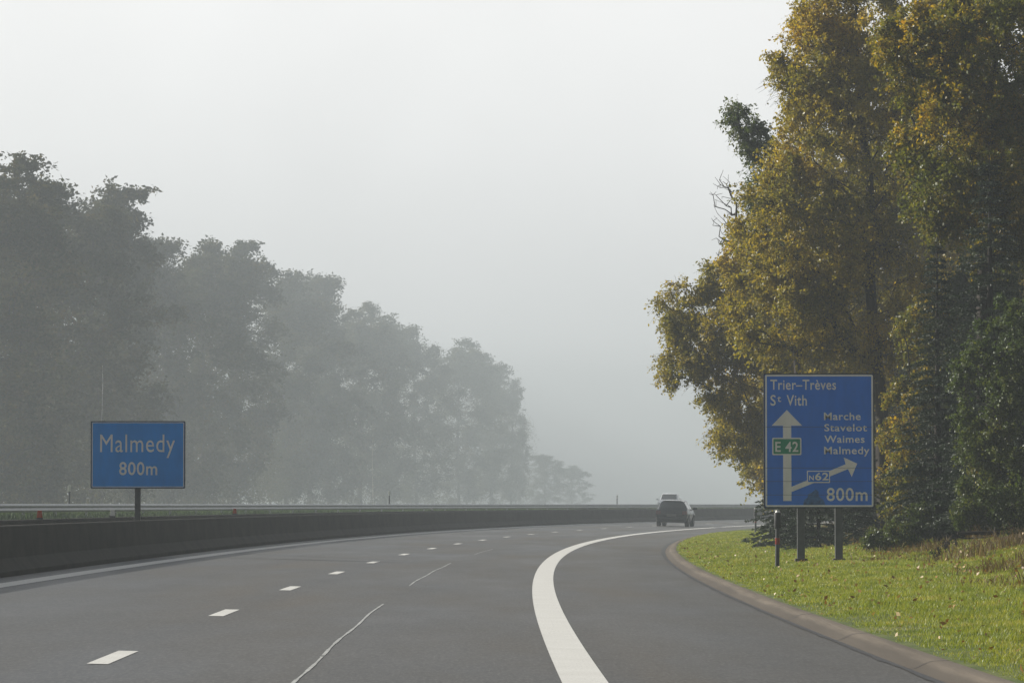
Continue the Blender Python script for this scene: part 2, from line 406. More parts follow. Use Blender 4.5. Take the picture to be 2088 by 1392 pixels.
def markings(name, spans, mat, dz):
    """spans: (offset, width, s0, s1, lateral drift at end)"""
    Vs, Fs, Us, n0 = [], [], [], 0
    for (o, w, s0, s1, *dr) in spans:
        dr = dr[0] if dr else 0.0
        ns = max(2, int((s1 - s0) / 0.8) + 1); ss = np.linspace(s0, s1, ns)
        oo = o + dr * np.linspace(0, 1, ns)
        for e_ in (-1, 1):
            X, Y = pos(ss, oo + e_ * w / 2)
            Vs.append(np.stack([X, Y, zr(oo + e_ * w / 2) + dz], 1)); Us.append(np.stack([oo + e_ * w / 2, ss], 1))
        i = np.arange(ns - 1)
        Fs.append(np.stack([n0 + i, n0 + ns + i, n0 + ns + i + 1, n0 + i + 1], 1)); n0 += 2 * ns
    me = np_mesh(name, np.concatenate(Vs), np.concatenate(Fs), False, np.concatenate(Us))
    return tag(link_mesh(name, me, mat), kind='structure')
LINES = [(0.0, 0.33, -40, 900), (-7.36, 0.34, -40, 900), (-11.0, 0.25, -40, 900), (-18.4, 0.25, -40, 900)]
s = 28.3
DASH = []
while s < 420:
    DASH.append((-3.56, 0.16, s, s + 2.5)); s += 12.1
s = 150
while s < 420:
    DASH.append((-14.6, 0.2, s, s + 2.5)); s += 12.5
markings('road_edge_lines', LINES, M['paint'], 0.004)
markings('lane_dashes', DASH, M['paint'], 0.004)
# pale sealed joint between the slabs and dark slanted strips across them
jl = []
for (a, b) in ((20, 30.5), (30.7, 46.5), (57, 79), (92, 104)):
    s = a
    while s < b:
        jl.append((-2.0 + 0.010 * math.sin(s * 0.7), 0.024 + 0.006 * math.sin(s * 2.3), s, min(s + 1.3, b), 0.010 * (math.sin((s + 1.3) * 0.7) - math.sin(s * 0.7)))); s += 1.3
markings('pale_joint_line', jl, plain('pale_joint_filler', (0.30, 0.31, 0.30), 0.7, var=0.3, scale=8), 0.004)
def cross_strips():
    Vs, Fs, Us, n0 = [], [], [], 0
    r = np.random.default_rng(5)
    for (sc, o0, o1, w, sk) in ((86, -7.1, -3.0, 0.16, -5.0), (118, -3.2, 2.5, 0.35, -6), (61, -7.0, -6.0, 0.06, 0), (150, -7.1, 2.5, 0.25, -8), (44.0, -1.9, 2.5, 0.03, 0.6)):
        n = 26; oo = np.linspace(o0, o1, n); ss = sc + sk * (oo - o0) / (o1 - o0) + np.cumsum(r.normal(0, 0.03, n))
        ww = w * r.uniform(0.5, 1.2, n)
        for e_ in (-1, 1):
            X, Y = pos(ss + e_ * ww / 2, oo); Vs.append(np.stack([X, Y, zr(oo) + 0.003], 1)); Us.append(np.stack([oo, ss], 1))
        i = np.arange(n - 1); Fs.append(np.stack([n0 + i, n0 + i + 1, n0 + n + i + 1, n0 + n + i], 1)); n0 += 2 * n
    tag(link_mesh('dark_cross_strips', np_mesh('dark_cross_strips', np.concatenate(Vs), np.concatenate(Fs), False, np.concatenate(Us)), plain('dark_cross_strip', (0.040, 0.041, 0.042), 0.6, var=0.3)), kind='structure')
cross_strips()
KP = [(2.66, -0.25), (2.66, -0.052), (2.70, -0.042), (2.80, 0.006), (2.83, 0.015), (2.955, 0.024), (2.975, 0.016), (2.975, -0.25)]
# kerb: sloped upstand with a flat top, ragged dark strip at its foot
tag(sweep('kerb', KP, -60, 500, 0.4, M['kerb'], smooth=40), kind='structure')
def kerb_joints():
    Vs, Fs, n0 = [], [], 0
    r = np.random.default_rng(13); s = 24.0; pr = np.array(KP[1:7])
    while s < 140:
        w = r.uniform(0.02, 0.05); sk = r.uniform(-0.12, 0.12)
        for k, (o, z) in enumerate(pr):
            for e_ in (-1, 1):
                X, Y = pos(s + sk * k / 5 + e_ * w / 2, o); Vs.append((float(X), float(Y), z + 0.003))
        for k in range(len(pr) - 1): Fs.append((n0 + 2 * k, n0 + 2 * k + 1, n0 + 2 * k + 3, n0 + 2 * k + 2))
        n0 += 2 * len(pr); s += r.uniform(5.5, 6.5)
    tag(link_mesh('kerb_joints', np_mesh('kerb_joints', np.array(Vs), np.array(Fs)), M['seam']), kind='structure')
kerb_joints()
def gutter():  # ragged dark strip along the kerb foot, wider farther round the bend
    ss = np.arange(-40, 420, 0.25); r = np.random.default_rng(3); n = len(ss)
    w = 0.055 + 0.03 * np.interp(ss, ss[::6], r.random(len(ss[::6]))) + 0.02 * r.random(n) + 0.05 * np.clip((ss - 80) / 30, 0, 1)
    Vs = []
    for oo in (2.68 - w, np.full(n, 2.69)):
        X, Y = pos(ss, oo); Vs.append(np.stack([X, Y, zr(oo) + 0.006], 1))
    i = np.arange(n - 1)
    tag(link_mesh('gutter_strip', np_mesh('gutter_strip', np.concatenate(Vs), np.stack([i, n + i, n + i + 1, i + 1], 1)), M['seam']), kind='structure')
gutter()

# ------------------------------------------------------------------ barriers, guardrail, reflectors
def barrier(name, oc, label, s0=-40, s1=620):
    z = zr(oc)
    p = [(oc - 0.30, z - 0.3), (oc - 0.30, z + 0.07), (oc - 0.14, z + 0.26), (oc - 0.085, z + 0.735), (oc - 0.07, z + 0.75),
         (oc + 0.07, z + 0.75), (oc + 0.085, z + 0.735), (oc + 0.14, z + 0.26), (oc + 0.30, z + 0.07), (oc + 0.30, z - 0.3)]
    return tag(sweep(name, p, s0, s1, 1.0, M['barrier'], smooth=30, closed=True), label, 'barrier')
barrier('concrete_barrier', -8.32, 'long dark concrete barrier edging the near carriageway, in front of the Malmedy sign post')
barrier('concrete_barrier', -9.98, 'second concrete barrier behind the Malmedy sign post, along the opposite carriageway')
def guardrail():
    root = empty('guardrail', (float(pos(200, -21.5)[0]), float(pos(200, -21.5)[1]), 0.72))
    tag(root, 'galvanised steel guardrail on posts in front of the misty wood', 'guardrail')
    o = -21.5; zt = 1.27
    def keep(ob):
        ob.parent = root; ob.matrix_parent_inverse = Matrix.Translation(root.location).inverted()
    pr = [(0.00, 0.0), (0.05, -0.02), (0.085, -0.06), (0.085, -0.09), (0.02, -0.14), (0.02, -0.17), (0.085, -0.22), (0.085, -0.25), (0.05, -0.29), (0.0, -0.31), (-0.012, -0.31), (-0.012, 0.0)]
    keep(sweep('rail', [(o + a, zt + b) for a, b in pr], 90, 520, 2.0, M['galv'], closed=True))
    pb = MB().box((0, 0, 0.04), (0.10, 0.055, 0.95)); p0 = None
    for s in np.arange(140, 510, 6.0):
        X, Y = pos(s, o - 0.09)
        if p0 is None: p0 = pb.build('post', M['galv']); q = p0
        else: q = p0.copy(); COL.objects.link(q)
        q.location = (float(X), float(Y), 0.72); q.rotation_euler = (0, 0, -heading(s)); keep(q)
guardrail()
def reflector(s, o, z, mat, label, size=(0.11, 0.03, 0.17)):
    X, Y = pos(s, o)
    r = empty('barrier_reflector', (float(X), float(Y), z), -heading(s))
    tag(r, label, 'reflector', 'reflectors on the barrier behind the Malmedy sign')
    MB().box((0, 0, 0.015), (size[0] * 1.2, 0.08, 0.03)).build('base', M['dark_plastic'], r, 0.005)
    w, h = size[0] / 2, size[2]
    MB().prism([(-w, 0.03), (w, 0.03), (w * 0.75, h), (-w * 0.75, h)], -0.015, 0.015).build('lens', mat, r, 0.006)
TOPZ = zr(-9.98) + 0.75
reflector(75.2, -9.98, TOPZ, M['orange'], 'small orange reflector on the barrier, near the picture edge before the Malmedy sign')
reflector(86.5, -9.98, TOPZ, M['white_plastic'], 'small pale reflector on the barrier just past the Malmedy sign post')
reflector(112, -9.98, TOPZ, M['orange'], 'faint orange reflector on the barrier midway down the curve')
reflector(172, -9.98, TOPZ, M['white_plastic'], 'tiny pale reflector on the barrier far down the misty curve')
def far_delineator(px, d, ztop, label):
    X = at(px, d); g = gz(X, d)
    r = empty('roadside_post', (X, d, g)); tag(r, label, 'marker post', 'marker posts behind the guardrail')
    h = ztop - g
    MB().tube([(0, 0, -0.1), (0, 0, h - 0.28)], [0.045, 0.045], 8).build('post', M['dark_plastic'], r)
    MB().box((0, 0, h - 0.14), (0.12, 0.10, 0.28)).build('head', M['white_plastic'], r, 0.02)
far_delineator(142, 172, zat(989, 172), 'white-headed marker post behind the guardrail, before the Malmedy sign')
far_delineator(794, 245, zat(1001, 245), 'white-headed marker post behind the guardrail, midway along the misty wood')
far_delineator(1258, 320, zat(1009, 320), 'white-headed marker post behind the guardrail, near the oncoming white car')

def delineator(px, d, py_top, label, lean=0.0):
    X = at(px, d); g = gz(X, d)
    r = empty('marker_post', (X, d, g)); r.rotation_euler = (0, lean, 0)
    tag(r, label, 'marker post', 'dark marker posts on the verge')
    h = zat(py_top, d) - g
    MB().tube([(0, 0, -0.2), (0, 0, h - 0.30)], [0.042, 0.042], 12).build('post', M['dark_plastic'], r, smooth=40)
    MB().tube([(0, 0, h - 0.33), (0, 0, h - 0.04)], [0.070, 0.068], 12).build('head', M['black_plastic'], r, 0.01, 40)
    MB().tube([(0, 0, h - 0.04), (0, 0, h)], [0.050, 0.036], 12).build('cap', M['white_plastic'], r, smooth=40)
    MB().tube([(0, 0, h * 0.42), (0, 0, h * 0.42 + 0.12)], [0.0445, 0.0445], 12).build('reflector_band', M['red_reflector'], r, smooth=40)
delineator(1584, 71.5, 1040, 'dark marker post with red band and pale cap beside the big blue sign', 0.012)
delineator(1540, 158, 1035, 'thin dark marker post farther down the curve, against the misty road')

# ------------------------------------------------------------------ signs
_tx = {}
def text_mesh(txt, bold=0.0):
    if (txt, bold) in _tx: return _tx[(txt, bold)]
    c = bpy.data.curves.new('t', 'FONT'); c.body = txt; c.size = 1.0; c.offset = bold; c.resolution_u = 4; c.space_character = 1.08
    o = bpy.data.objects.new('t', c); COL.objects.link(o)
    dg = bpy.context.evaluated_depsgraph_get(); dg.update()
    me = bpy.data.meshes.new_from_object(o.evaluated_get(dg))
    V = np.array([v.co[:2] for v in me.vertices]); Fs = [tuple(p.vertices) for p in me.polygons]
    COL.objects.unlink(o); bpy.data.objects.remove(o); bpy.data.curves.remove(c); bpy.data.meshes.remove(me)
    _tx[(txt, bold)] = (V, Fs); return V, Fs
def lettering(name, txt, x0, x1, zbase, cap, parent, y, mat, bold=0.0):
    """text between x0 and x1, baseline zbase, capital height cap, thickness 2 mm standing on the panel"""
    V, Fs = text_mesh(txt, bold)
    caph = text_mesh('E', bold)[0]; base = caph[:, 1].min(); ch = caph[:, 1].max() - base
    lo, hi = V[:, 0].min(), V[:, 0].max()
    X = x0 + (V[:, 0] - lo) / (hi - lo) * (x1 - x0); Z = zbase + (V[:, 1] - base) / ch * cap
    m = MB(); m.add([(a, y, b) for a, b in zip(X, Z)], Fs)
    return m.build(name, mat, parent)
def rrect(x0, z0, x1, z1, r, n=4):
    P = []
    for cx, cz, a0 in ((x1 - r, z1 - r, 0), (x0 + r, z1 - r, 90), (x0 + r, z0 + r, 180), (x1 - r, z0 + r, 270)):
        for k in range(n + 1):
            a = math.radians(a0 + 90 * k / n); P.append((cx + r * math.cos(a), cz + r * math.sin(a)))
    return P
def frame_mb(x0, z0, x1, z1, r, w, y0, y1):
    a, b = rrect(x0, z0, x1, z1, r), rrect(x0 + w, z0 + w, x1 - w, z1 - w, max(r - w, 0.002)); n = len(a)
    V = [(p[0], y0, p[1]) for p in a] + [(p[0], y0, p[1]) for p in b] + [(p[0], y1, p[1]) for p in a] + [(p[0], y1, p[1]) for p in b]
    Fs = []
    for i in range(n):
        j = (i + 1) % n
        Fs += [(i, j, n + j, n + i), (i, 2 * n + i, 2 * n + j, j), (n + i, n + j, 3 * n + j, 3 * n + i)]
    return MB().add(V, Fs)

def direction_sign():
    d = 78.0; k = d / F
    cx, top, bot = 1669.5, 761.0, 1035.6
    X = at(cx, d); g = gz(X, d)
    root = empty('direction_sign', (X, d, g))
    tag(root, 'large blue motorway direction sign with arrows and place names', 'road sign')
    q = lambda cxp: (1480 + cxp / 3.026 - cx) * k                # crop x -> local metres
    zz = lambda cyp: zat(720 + cyp / 3.026, d) - g
    x0, x1, z1, z0 = q(232), q(916), zz(124), zz(955)
    panel = MB().prism(rrect(x0, z0, x1, z1, 0.03), -0.02, 0.03).build('panel', M['sign_back'], root)
    yb = -0.022
    MB().prism(rrect(x0 + 0.028, z0 + 0.028, x1 - 0.028, z1 - 0.028, 0.02), yb, -0.0195).build('blue_face', M['blue_deep'], panel)
    frame_mb(q(243), zz(946), q(908), zz(133), 0.03, 0.034, yb - 0.002, yb + 0.001).build('white_border', M['white'], panel)
    yt = yb - 0.003
    Wt = M['white']
    lettering('lettering', 'Trier–Trèves', q(275), q(680), zz(225), (225 - 163) / 3.026 * k, panel, yt, Wt, 0.012)
    lettering('lettering', 'S', q(275), q(308), zz(323), 65 / 3.026 * k, panel, yt, Wt, 0.012)
    lettering('lettering', 't', q(318), q(341), zz(300), 42 / 3.026 * k, panel, yt, Wt, 0.012)
    lettering('lettering', 'Vith', q(375), q(500), zz(323), 65 / 3.026 * k, panel, yt, Wt, 0.012)
    for tx, a, b, c0, c1 in (('Marche', 605, 832, 366, 412), ('Stavelot', 607, 870, 437, 481), ('Waimes', 607, 855, 507, 552), ('Malmedy', 605, 885, 576, 622)):
        lettering('lettering', tx, q(a), q(b), zz(c1), (c1 - c0) / 3.026 * k, panel, yt, Wt, 0.013)
    lettering('lettering', '800m', q(620), q(872), zz(910), 80 / 3.026 * k, panel, yt, Wt, 0.012)
    MB().prism([(q(352), zz(910)), (q(403), zz(910)), (q(403), zz(447)), (q(470), zz(447)), (q(376), zz(350)), (q(282), zz(447)), (q(352), zz(447))], yt, yb + 0.0005).build('straight_arrow', Wt, panel)
    MB().prism([(q(403), zz(855)), (q(403), zz(823)), (q(737), zz(684)), (q(726), zz(642)), (q(809), zz(680)), (q(775), zz(762)), (q(752), zz(714))], yt - 0.001, yb + 0.0006).build('turn_arrow', Wt, panel)
    e42 = MB().prism(rrect(q(285), zz(628), q(465), zz(521), 0.025), yt - 0.003, yb).build('route_plate', Wt, panel)
    MB().prism(rrect(q(293), zz(620), q(457), zz(529), 0.018), yt - 0.006, yt - 0.0031).build('green_field', M['green'], e42) if False else None
    gp = MB().prism(rrect(q(293), zz(620), q(457), zz(529), 0.018), yt - 0.006, yt - 0.002).build('green_field', M['green'], panel)
    lettering('lettering', 'E 42', q(304), q(446), zz(608), 62 / 3.026 * k, panel, yt - 0.008, Wt, 0.018)
    n62 = MB().prism(rrect(q(499), zz(799), q(641), zz(724), 0.01), yt - 0.004, yb).build('route_plate', Wt, panel)
    MB().prism(rrect(q(505), zz(793), q(635), zz(730), 0.008), yt - 0.007, yt - 0.002).build('blue_field', M['blue_deep'], panel)
    lettering('lettering', 'N', q(512), q(541), zz(783), 30 / 3.026 * k, panel, yt - 0.009, Wt, 0.02)
    lettering('lettering', '62', q(549), q(632), zz(783), 46 / 3.026 * k, panel, yt - 0.009, Wt, 0.02)
    r = random.Random(2)
    pts = [(548, 838), (566, 852), (575, 880), (604, 905), (610, 936), (560, 938), (520, 938), (476, 935), (482, 902), (500, 892), (508, 866), (530, 860)]
    MB().prism([(q(a + r.uniform(-4, 4)), zz(b)) for a, b in pts], yt + 0.0012, yb + 0.0004).build('rust_stain', M['stain'], panel)
    for yy in (455, 522 + 185, 790, 873):                         # joints of the horizontal planks
        MB().box(((x0 + x1) / 2, yt - 0.0008, zz(yy)), (x1 - x0 - 0.09, 0.001, 0.006)).build('plank_joint', M['sign_back'], panel)
    for a, b in ((440, 487), (678, 716)):
        xc = (q(a) + q(b)) / 2
        p = MB().box((xc, 0.10, z1 / 2 - 0.15), (0.155, 0.12, z1 - 0.1)).build('post', M['post_grey'], root, 0.012)
        MB().box((xc, 0.10, 0.035), (0.25, 0.26, 0.09)).build('foot', M['kerb'], p, 0.015)
    for zb in (z1 - 0.5, z0 + 0.5): MB().box(((q(440) + q(716)) / 2, 0.035, zb), (1.9, 0.02, 0.06)).build('bracket', M['post_grey'], root)
direction_sign()

def place_sign():
    d = 81.0; k = d / F; cx = 282.0
    X = at(cx, d); g = gz(X, d)
    root = empty('place_sign', (X, d, g))
    tag(root, 'blue sign reading Malmedy 800m on a single grey post between the concrete barriers', 'road sign')
    q = lambda c: (c / 3.481 - cx) * k
    zz = lambda c: zat(800 + c / 3.481, d) - g
    x0, x1, z1, z0 = q(646), q(1316), zz(203), zz(681)
    panel = MB().prism(rrect(x0, z0, x1, z1, 0.02), -0.02, 0.03).build('panel', M['sign_back'], root)
    yb = -0.022
    MB().prism(rrect(x0 + 0.022, z0 + 0.022, x1 - 0.022, z1 - 0.022, 0.02), yb, -0.0195).build('blue_face', M['blue'], panel)
    frame_mb(q(655), zz(671), q(1307), zz(212), 0.02, 0.014, yb - 0.002, yb + 0.001).build('white_border', M['white'], panel)
    lettering('lettering', 'Malmedy', q(712), q(1243), zz(422), 124 / 3.481 * k, panel, yb - 0.003, M['white'], 0.0)
    lettering('lettering', '800m', q(848), q(1118), zz(585), 92 / 3.481 * k, panel, yb - 0.003, M['white'], 0.012)
    p = MB().box(((q(957) + q(997)) / 2, 0.09, z1 / 2 - 0.1), (0.12, 0.11, z1 - 0.15)).build('post', M['post_grey'], root, 0.01)
    for zb in (z1 - 0.35, z0 + 0.3): MB().box((q(978), 0.035, zb), (1.6, 0.02, 0.05)).build('bracket', M['post_grey'], root)
place_sign()

# ------------------------------------------------------------------ cars (front = +y)
def make_car(name, paint, st, lab, front_view):
    """st: stations (y, z bottom, half width, z belt, z top, roof half width)"""
    root = empty(name); tag(root, lab, 'car')
    R = []
    for (yy, zb, w, zm, zt, wr) in st:
        zl = zb + 0.14
        half = [(0, zb), (w * 0.86, zb), (w * 0.97, zl), (w, (zl + zm) / 2), (w * 0.975, zm), (wr, max(zt - 0.055, zm + 0.004)), (wr * 0.82, max(zt - 0.008, zm + 0.008)), (0, max(zt, zm + 0.01))]
        ring = [(x_, yy, z_) for x_, z_ in half] + [(-x_, yy, z_) for x_, z_ in half[-2:0:-1]]
        R.append(ring)
    n = len(R[0]); m = MB(); V = [p for r_ in R for p in r_]; Fs = []
    for i in range(len(R) - 1):
        for j in range(n): Fs.append((i * n + j, i * n + (j + 1) % n, (i + 1) * n + (j + 1) % n, (i + 1) * n + j))
    Fs += [tuple(range(n))[::-1], tuple((len(R) - 1) * n + j for j in range(n))]
    m.add(V, Fs).build('body', paint, root, smooth=38)
    def patch(nm, c, shrink, off, mat, th=0.006, par=root):
        c = [Vector(p) for p in c]; ce = sum(c, Vector()) / len(c)
        c = [ce + (p - ce) * shrink for p in c]
        nn = (c[1] - c[0]).cross(c[3] - c[0]).normalized()
        if nn.dot(ce - Vector((0, 0, 0.7))) < 0: nn = -nn
        a = [p + nn * off for p in c]; b = [p + nn * (off - th) for p in c]; k = len(c)
        return MB().add(a + b, [tuple(range(k)), tuple(range(2 * k - 1, k - 1, -1))] + [(i, (i + 1) % k, k + (i + 1) % k, k + i) for i in range(k)]).build(nm, mat, par)
    I = {nm: i for i, nm in enumerate(('tail', 'bump', 'deck', 'rroof', 'mroof', 'froof', 'cowl', 'hood', 'nose'))}
    j = 5
    P = lambda i, q: R[i][q % n]
    ij = len(st)
    rw = (2, 3)       # stations of the rear screen
    fw = (5, 6)       # stations of the windscreen
    def screen(nm, i0, i1):      # glass following the crown of the body between two stations
        V, Fs = [], []
        js = list(range(5, n - 4)); m_ = len(js)
        for f in (0.10, 0.90):
            for q, jj in enumerate(js):
                p = Vector(R[i0][jj]).lerp(Vector(R[i1][jj]), f)
                if q in (0, m_ - 1): p = p.lerp(Vector(R[i0][js[1 if q == 0 else -2]]).lerp(Vector(R[i1][js[1 if q == 0 else -2]]), f), 0.25)
                dy = R[i1][js[2]][1] - R[i0][js[2]][1]; dz = R[i1][js[2]][2] - R[i0][js[2]][2]
                V.append(p + Vector((0, -dz, dy)).normalized() * 0.015)
        for q in range(m_ - 1): Fs.append((q, q + 1, m_ + q + 1, m_ + q))
        return MB().add(V, Fs).build(nm, M['glass'], root, smooth=60)
    screen('rear_window', *rw); screen('windscreen', *fw)
    for sg in (0, 1):
        a, b = (4, 5) if sg == 0 else (n - 4, n - 5)
        for (i0, i1) in ((3, 4), (4, 5)):
            patch('side_window', [P(i0, a), P(i1, a), P(i1, b), P(i0, b)], 0.86, 0.008, M['glass'])
        patch('side_window', [P(2, a), P(3, a), P(3, b)], 0.6, 0.008, M['glass']) if False else None
    wY = (st[0][0] + 0.78, st[-1][0] - 0.86); wR = 0.315
    hw = max(q[2] for q in st)
    for yy in wY:
        for sx in (-1, 1):
            xo = sx * (hw - 0.10)
            prof = [(0.105, 0.19), (0.11, 0.28), (0.085, wR), (-0.085, wR), (-0.11, 0.28), (-0.105, 0.19)]
            mm = MB(); seg = 22; V = []; Fs = []
            for q in range(seg):
                a = 2 * math.pi * q / seg
                V += [(xo + sx * px_, yy + pr * math.cos(a), wR + pr * math.sin(a)) for px_, pr in prof]
            for q in range(seg):
                for w_ in range(5): Fs.append((q * 6 + w_, q * 6 + w_ + 1, ((q + 1) % seg) * 6 + w_ + 1, ((q + 1) % seg) * 6 + w_))
            ty = mm.add(V, Fs).build('tyre', M['tyre'], root, smooth=40)
            rim = MB().tube([(xo - sx * 0.09, yy, wR), (xo + sx * 0.085, yy, wR)], [0.195, 0.195], 16)
            for q in range(5):
                a = 2 * math.pi * q / 5
                rim.box((xo + sx * 0.09, yy + 0.1 * math.cos(a), wR + 0.1 * math.sin(a)), (0.02, 0.05, 0.17), Matrix.Rotation(a - math.pi / 2, 3, 'X'))
            rim.build('rim', M['rim'], ty)
    # wheel arches: dark lips standing proud of the flank
    for yy in wY:
        for sx in (-1, 1):
            pts = [(sx * (hw * 0.985), yy + 0.36 * math.cos(a), wR + 0.36 * math.sin(a)) for a in np.linspace(0, math.pi, 11)]
            MB().tube(pts, [0.03] * 11, 6).build('wheel_arch', M['black_plastic'], root)
    yf, yr = st[-1][0], st[0][0]
    for sx in (-1, 1):
        mir = MB().box((sx * (hw + 0.10), st[6][0] - 0.35, st[6][3] + 0.09), (0.20, 0.10, 0.14)).box((sx * (hw + 0.0), st[6][0] - 0.33, st[6][3] + 0.04), (0.12, 0.05, 0.05))
        mir.build('wing_mirror', paint, root, 0.02, 40)
        MB().box((sx * (hw - 0.16), yr + 0.035, st[0][3] - 0.10), (0.27, 0.09, 0.20)).build('tail_lamp', M['lamp_red'], root, 0.03, 40)
        MB().box((sx * (hw - 0.20), yf - 0.07, st[-1][3] - 0.02), (0.34, 0.16, 0.14)).build('headlight', M['lamp_clear'], root, 0.03, 40)
    MB().box((0, yr - 0.012, 0.62), (0.52, 0.02, 0.115)).build('number_plate', M['plate'], root, 0.004)
    MB().box((0, yr - 0.02, 0.42), (hw * 1.75, 0.10, 0.20)).build('rear_bumper', paint, root, 0.04, 40)
    MB().box((0, yf + 0.01, 0.40), (hw * 1.7, 0.10, 0.22)).build('front_bumper', paint, root, 0.04, 40)
    MB().box((0, yf + 0.015, 0.60), (hw * 0.9, 0.05, 0.10)).build('grille', M['black_plastic'], root, 0.01)
    rr = st[3]
    MB().box((0, rr[0] - 0.02, rr[4] - 0.005), (rr[5] * 1.5, 0.16, 0.025)).build('roof_spoiler', paint, root, 0.008)
    sh = bpy.data.objects
    MB().box((0, yr + 0.25, st[2][4] - 0.02), (0.9, 0.3, 0.02)).build('parcel_shelf', M['black_plastic'], root)
    return root
hatch = [(-2.05, 0.30, 0.80, 0.86, 0.88, 0.70), (-2.02, 0.26, 0.845, 0.90, 0.95, 0.72), (-1.94, 0.24, 0.86, 0.93, 0.985, 0.72), (-1.62, 0.22, 0.87, 0.94, 1.40, 0.60),
         (-0.5, 0.20, 0.875, 0.93, 1.46, 0.62), (0.35, 0.20, 0.875, 0.91, 1.42, 0.60), (1.15, 0.20, 0.865, 0.90, 0.95, 0.70), (1.85, 0.22, 0.83, 0.78, 0.83, 0.62), (2.1, 0.28, 0.74, 0.66, 0.70, 0.55)]
suv = [(-2.2, 0.34, 0.82, 0.98, 1.02, 0.70), (-2.16, 0.28, 0.88, 1.00, 1.05, 0.74), (-2.06, 0.26, 0.90, 1.02, 1.08, 0.74), (-1.70, 0.24, 0.91, 1.03, 1.58, 0.64),
       (-0.5, 0.24, 0.915, 1.02, 1.64, 0.66), (0.35, 0.24, 0.915, 1.00, 1.60, 0.64), (1.15, 0.24, 0.905, 0.99, 1.05, 0.72), (1.95, 0.26, 0.88, 0.90, 0.95, 0.66), (2.25, 0.30, 0.78, 0.76, 0.80, 0.6)]
c1 = make_car('hatchback_car', M['car_dark'], hatch, 'dark hatchback seen from behind, driving away around the bend', False)
sC, oC = so(at(1377, 211), 211)
c1.location = (at(1377, 211), 211, zr(oC)); c1.rotation_euler = (0, BANK, -heading(sC))
c2 = make_car('oncoming_car', M['car_white'], suv, 'pale oncoming car half hidden behind the concrete barrier and the dark hatchback', True)
sC, oC = so(at(1365, 338), 338)
c2.location = (at(1365, 338), 338, zr(oC)); c2.rotation_euler = (0, -BANK, math.pi - 0.4 * heading(sC))

# ------------------------------------------------------------------ vegetation
def leaf_mesh(name, P, size, rg, hang=0.4, aspect=0.62, var=0.5):
    """one folded four-point leaf at every point of P"""
    n = len(P)
    sz = size * (1 + rg.uniform(-var, var, n))
    ax = rg.normal(size=(n, 3)); ax[:, 2] -= hang * 1.5; ax /= np.linalg.norm(ax, axis=1)[:, None]
    sd_ = np.cross(ax, rg.normal(size=(n, 3))); sd_ /= np.linalg.norm(sd_, axis=1)[:, None] + 1e-9
    nn = np.cross(ax, sd_)
    w = (sz * aspect / 2)[:, None]; l = sz[:, None]
    b = P; t = P + ax * l; m = P + ax * l * 0.45 + nn * l * 0.10
    V = np.stack([b, m + sd_ * w, t, m - sd_ * w], 1).reshape(-1, 3)
    return np_mesh(name, V, np.arange(n * 4).reshape(n, 4))
def seg_mesh(name, A, B, ra, rb, sides=5):
    n = len(A); T = B - A; T /= np.linalg.norm(T, axis=1)[:, None] + 1e-9
    ref = np.where(np.abs(T[:, 2:3]) < 0.9, np.array([[0, 0, 1.0]]), np.array([[1.0, 0, 0]]))
    u = np.cross(T, ref); u /= np.linalg.norm(u, axis=1)[:, None]; v = np.cross(T, u)
    V = np.zeros((n, 2 * sides, 3))
    for k in range(sides):
        a = 2 * math.pi * k / sides; dirv = u * math.cos(a) + v * math.sin(a)
        V[:, k] = A + dirv * ra[:, None]; V[:, sides + k] = B + dirv * rb[:, None] + T * 0.15 * rb[:, None]
    base = (np.arange(n) * 2 * sides)[:, None]
    Fs = [np.concatenate([base + k, base + (k + 1) % sides, base + sides + (k + 1) % sides, base + sides + k], 1) for k in range(sides)]
    return np_mesh(name, V.reshape(-1, 3), np.concatenate(Fs), True)
def skeleton(rg, trunk, targets, r_tip=0.008, up=0.55):
    """grow a branching skeleton from trunk points to all target points"""
    N = [np.array(p, float) for p in trunk]; par = [-1] + list(range(len(trunk) - 1))
    ctr = np.mean(np.array(trunk)[:, :2], axis=0)
    order = np.argsort(np.linalg.norm(targets[:, :2] - ctr, axis=1) * 1.0 + rg.uniform(0, 0.6, len(targets)))
    tips = []
    for ti in order:
        p = targets[ti]; A = np.array(N)
        dv = p - A; dist = np.linalg.norm(dv, axis=1)
        cost = dist + up * np.maximum(0, A[:, 2] - p[2] + 0.35 * np.linalg.norm(dv[:, :2], axis=1)) * 2.0
        cost[: max(1, len(trunk) // 6)] += 2.0
        i = int(np.argmin(cost)); a = N[i]; L_ = dist[i]
        k = max(1, int(L_ / 0.45)); prev = i
        for q in range(1, k + 1):
            f = q / k
            pt = a + (p - a) * f + np.array([0, 0, 0.10 * L_ * math.sin(math.pi * f)]) + (rg.normal(0, 0.05 * min(L_, 2), 3) if q < k else 0)
            N.append(pt); par.append(prev); prev = len(N) - 1
        tips.append(prev)
    N = np.array(N); par = np.array(par)
    cnt = np.zeros(len(N)); cnt[tips] += 1
    for i in range(len(N) - 1, 0, -1): cnt[par[i]] += cnt[i]
    r = r_tip * np.maximum(cnt, 0.6) ** 0.5
    return N, par, r, np.array(tips)
def ellip_points(rg, ells, shell=0.55):
    out = []
    for (cx, cyy, cz, rx, ry, rz, n) in ells:
        v = rg.normal(size=(n, 3)); v /= np.linalg.norm(v, axis=1)[:, None]
        rad = rg.uniform(shell ** 3, 1.0, n) ** (1 / 3)
        out.append(np.array([cx, cyy, cz]) + v * rad[:, None] * np.array([rx, ry, rz]))
    return np.concatenate(out)
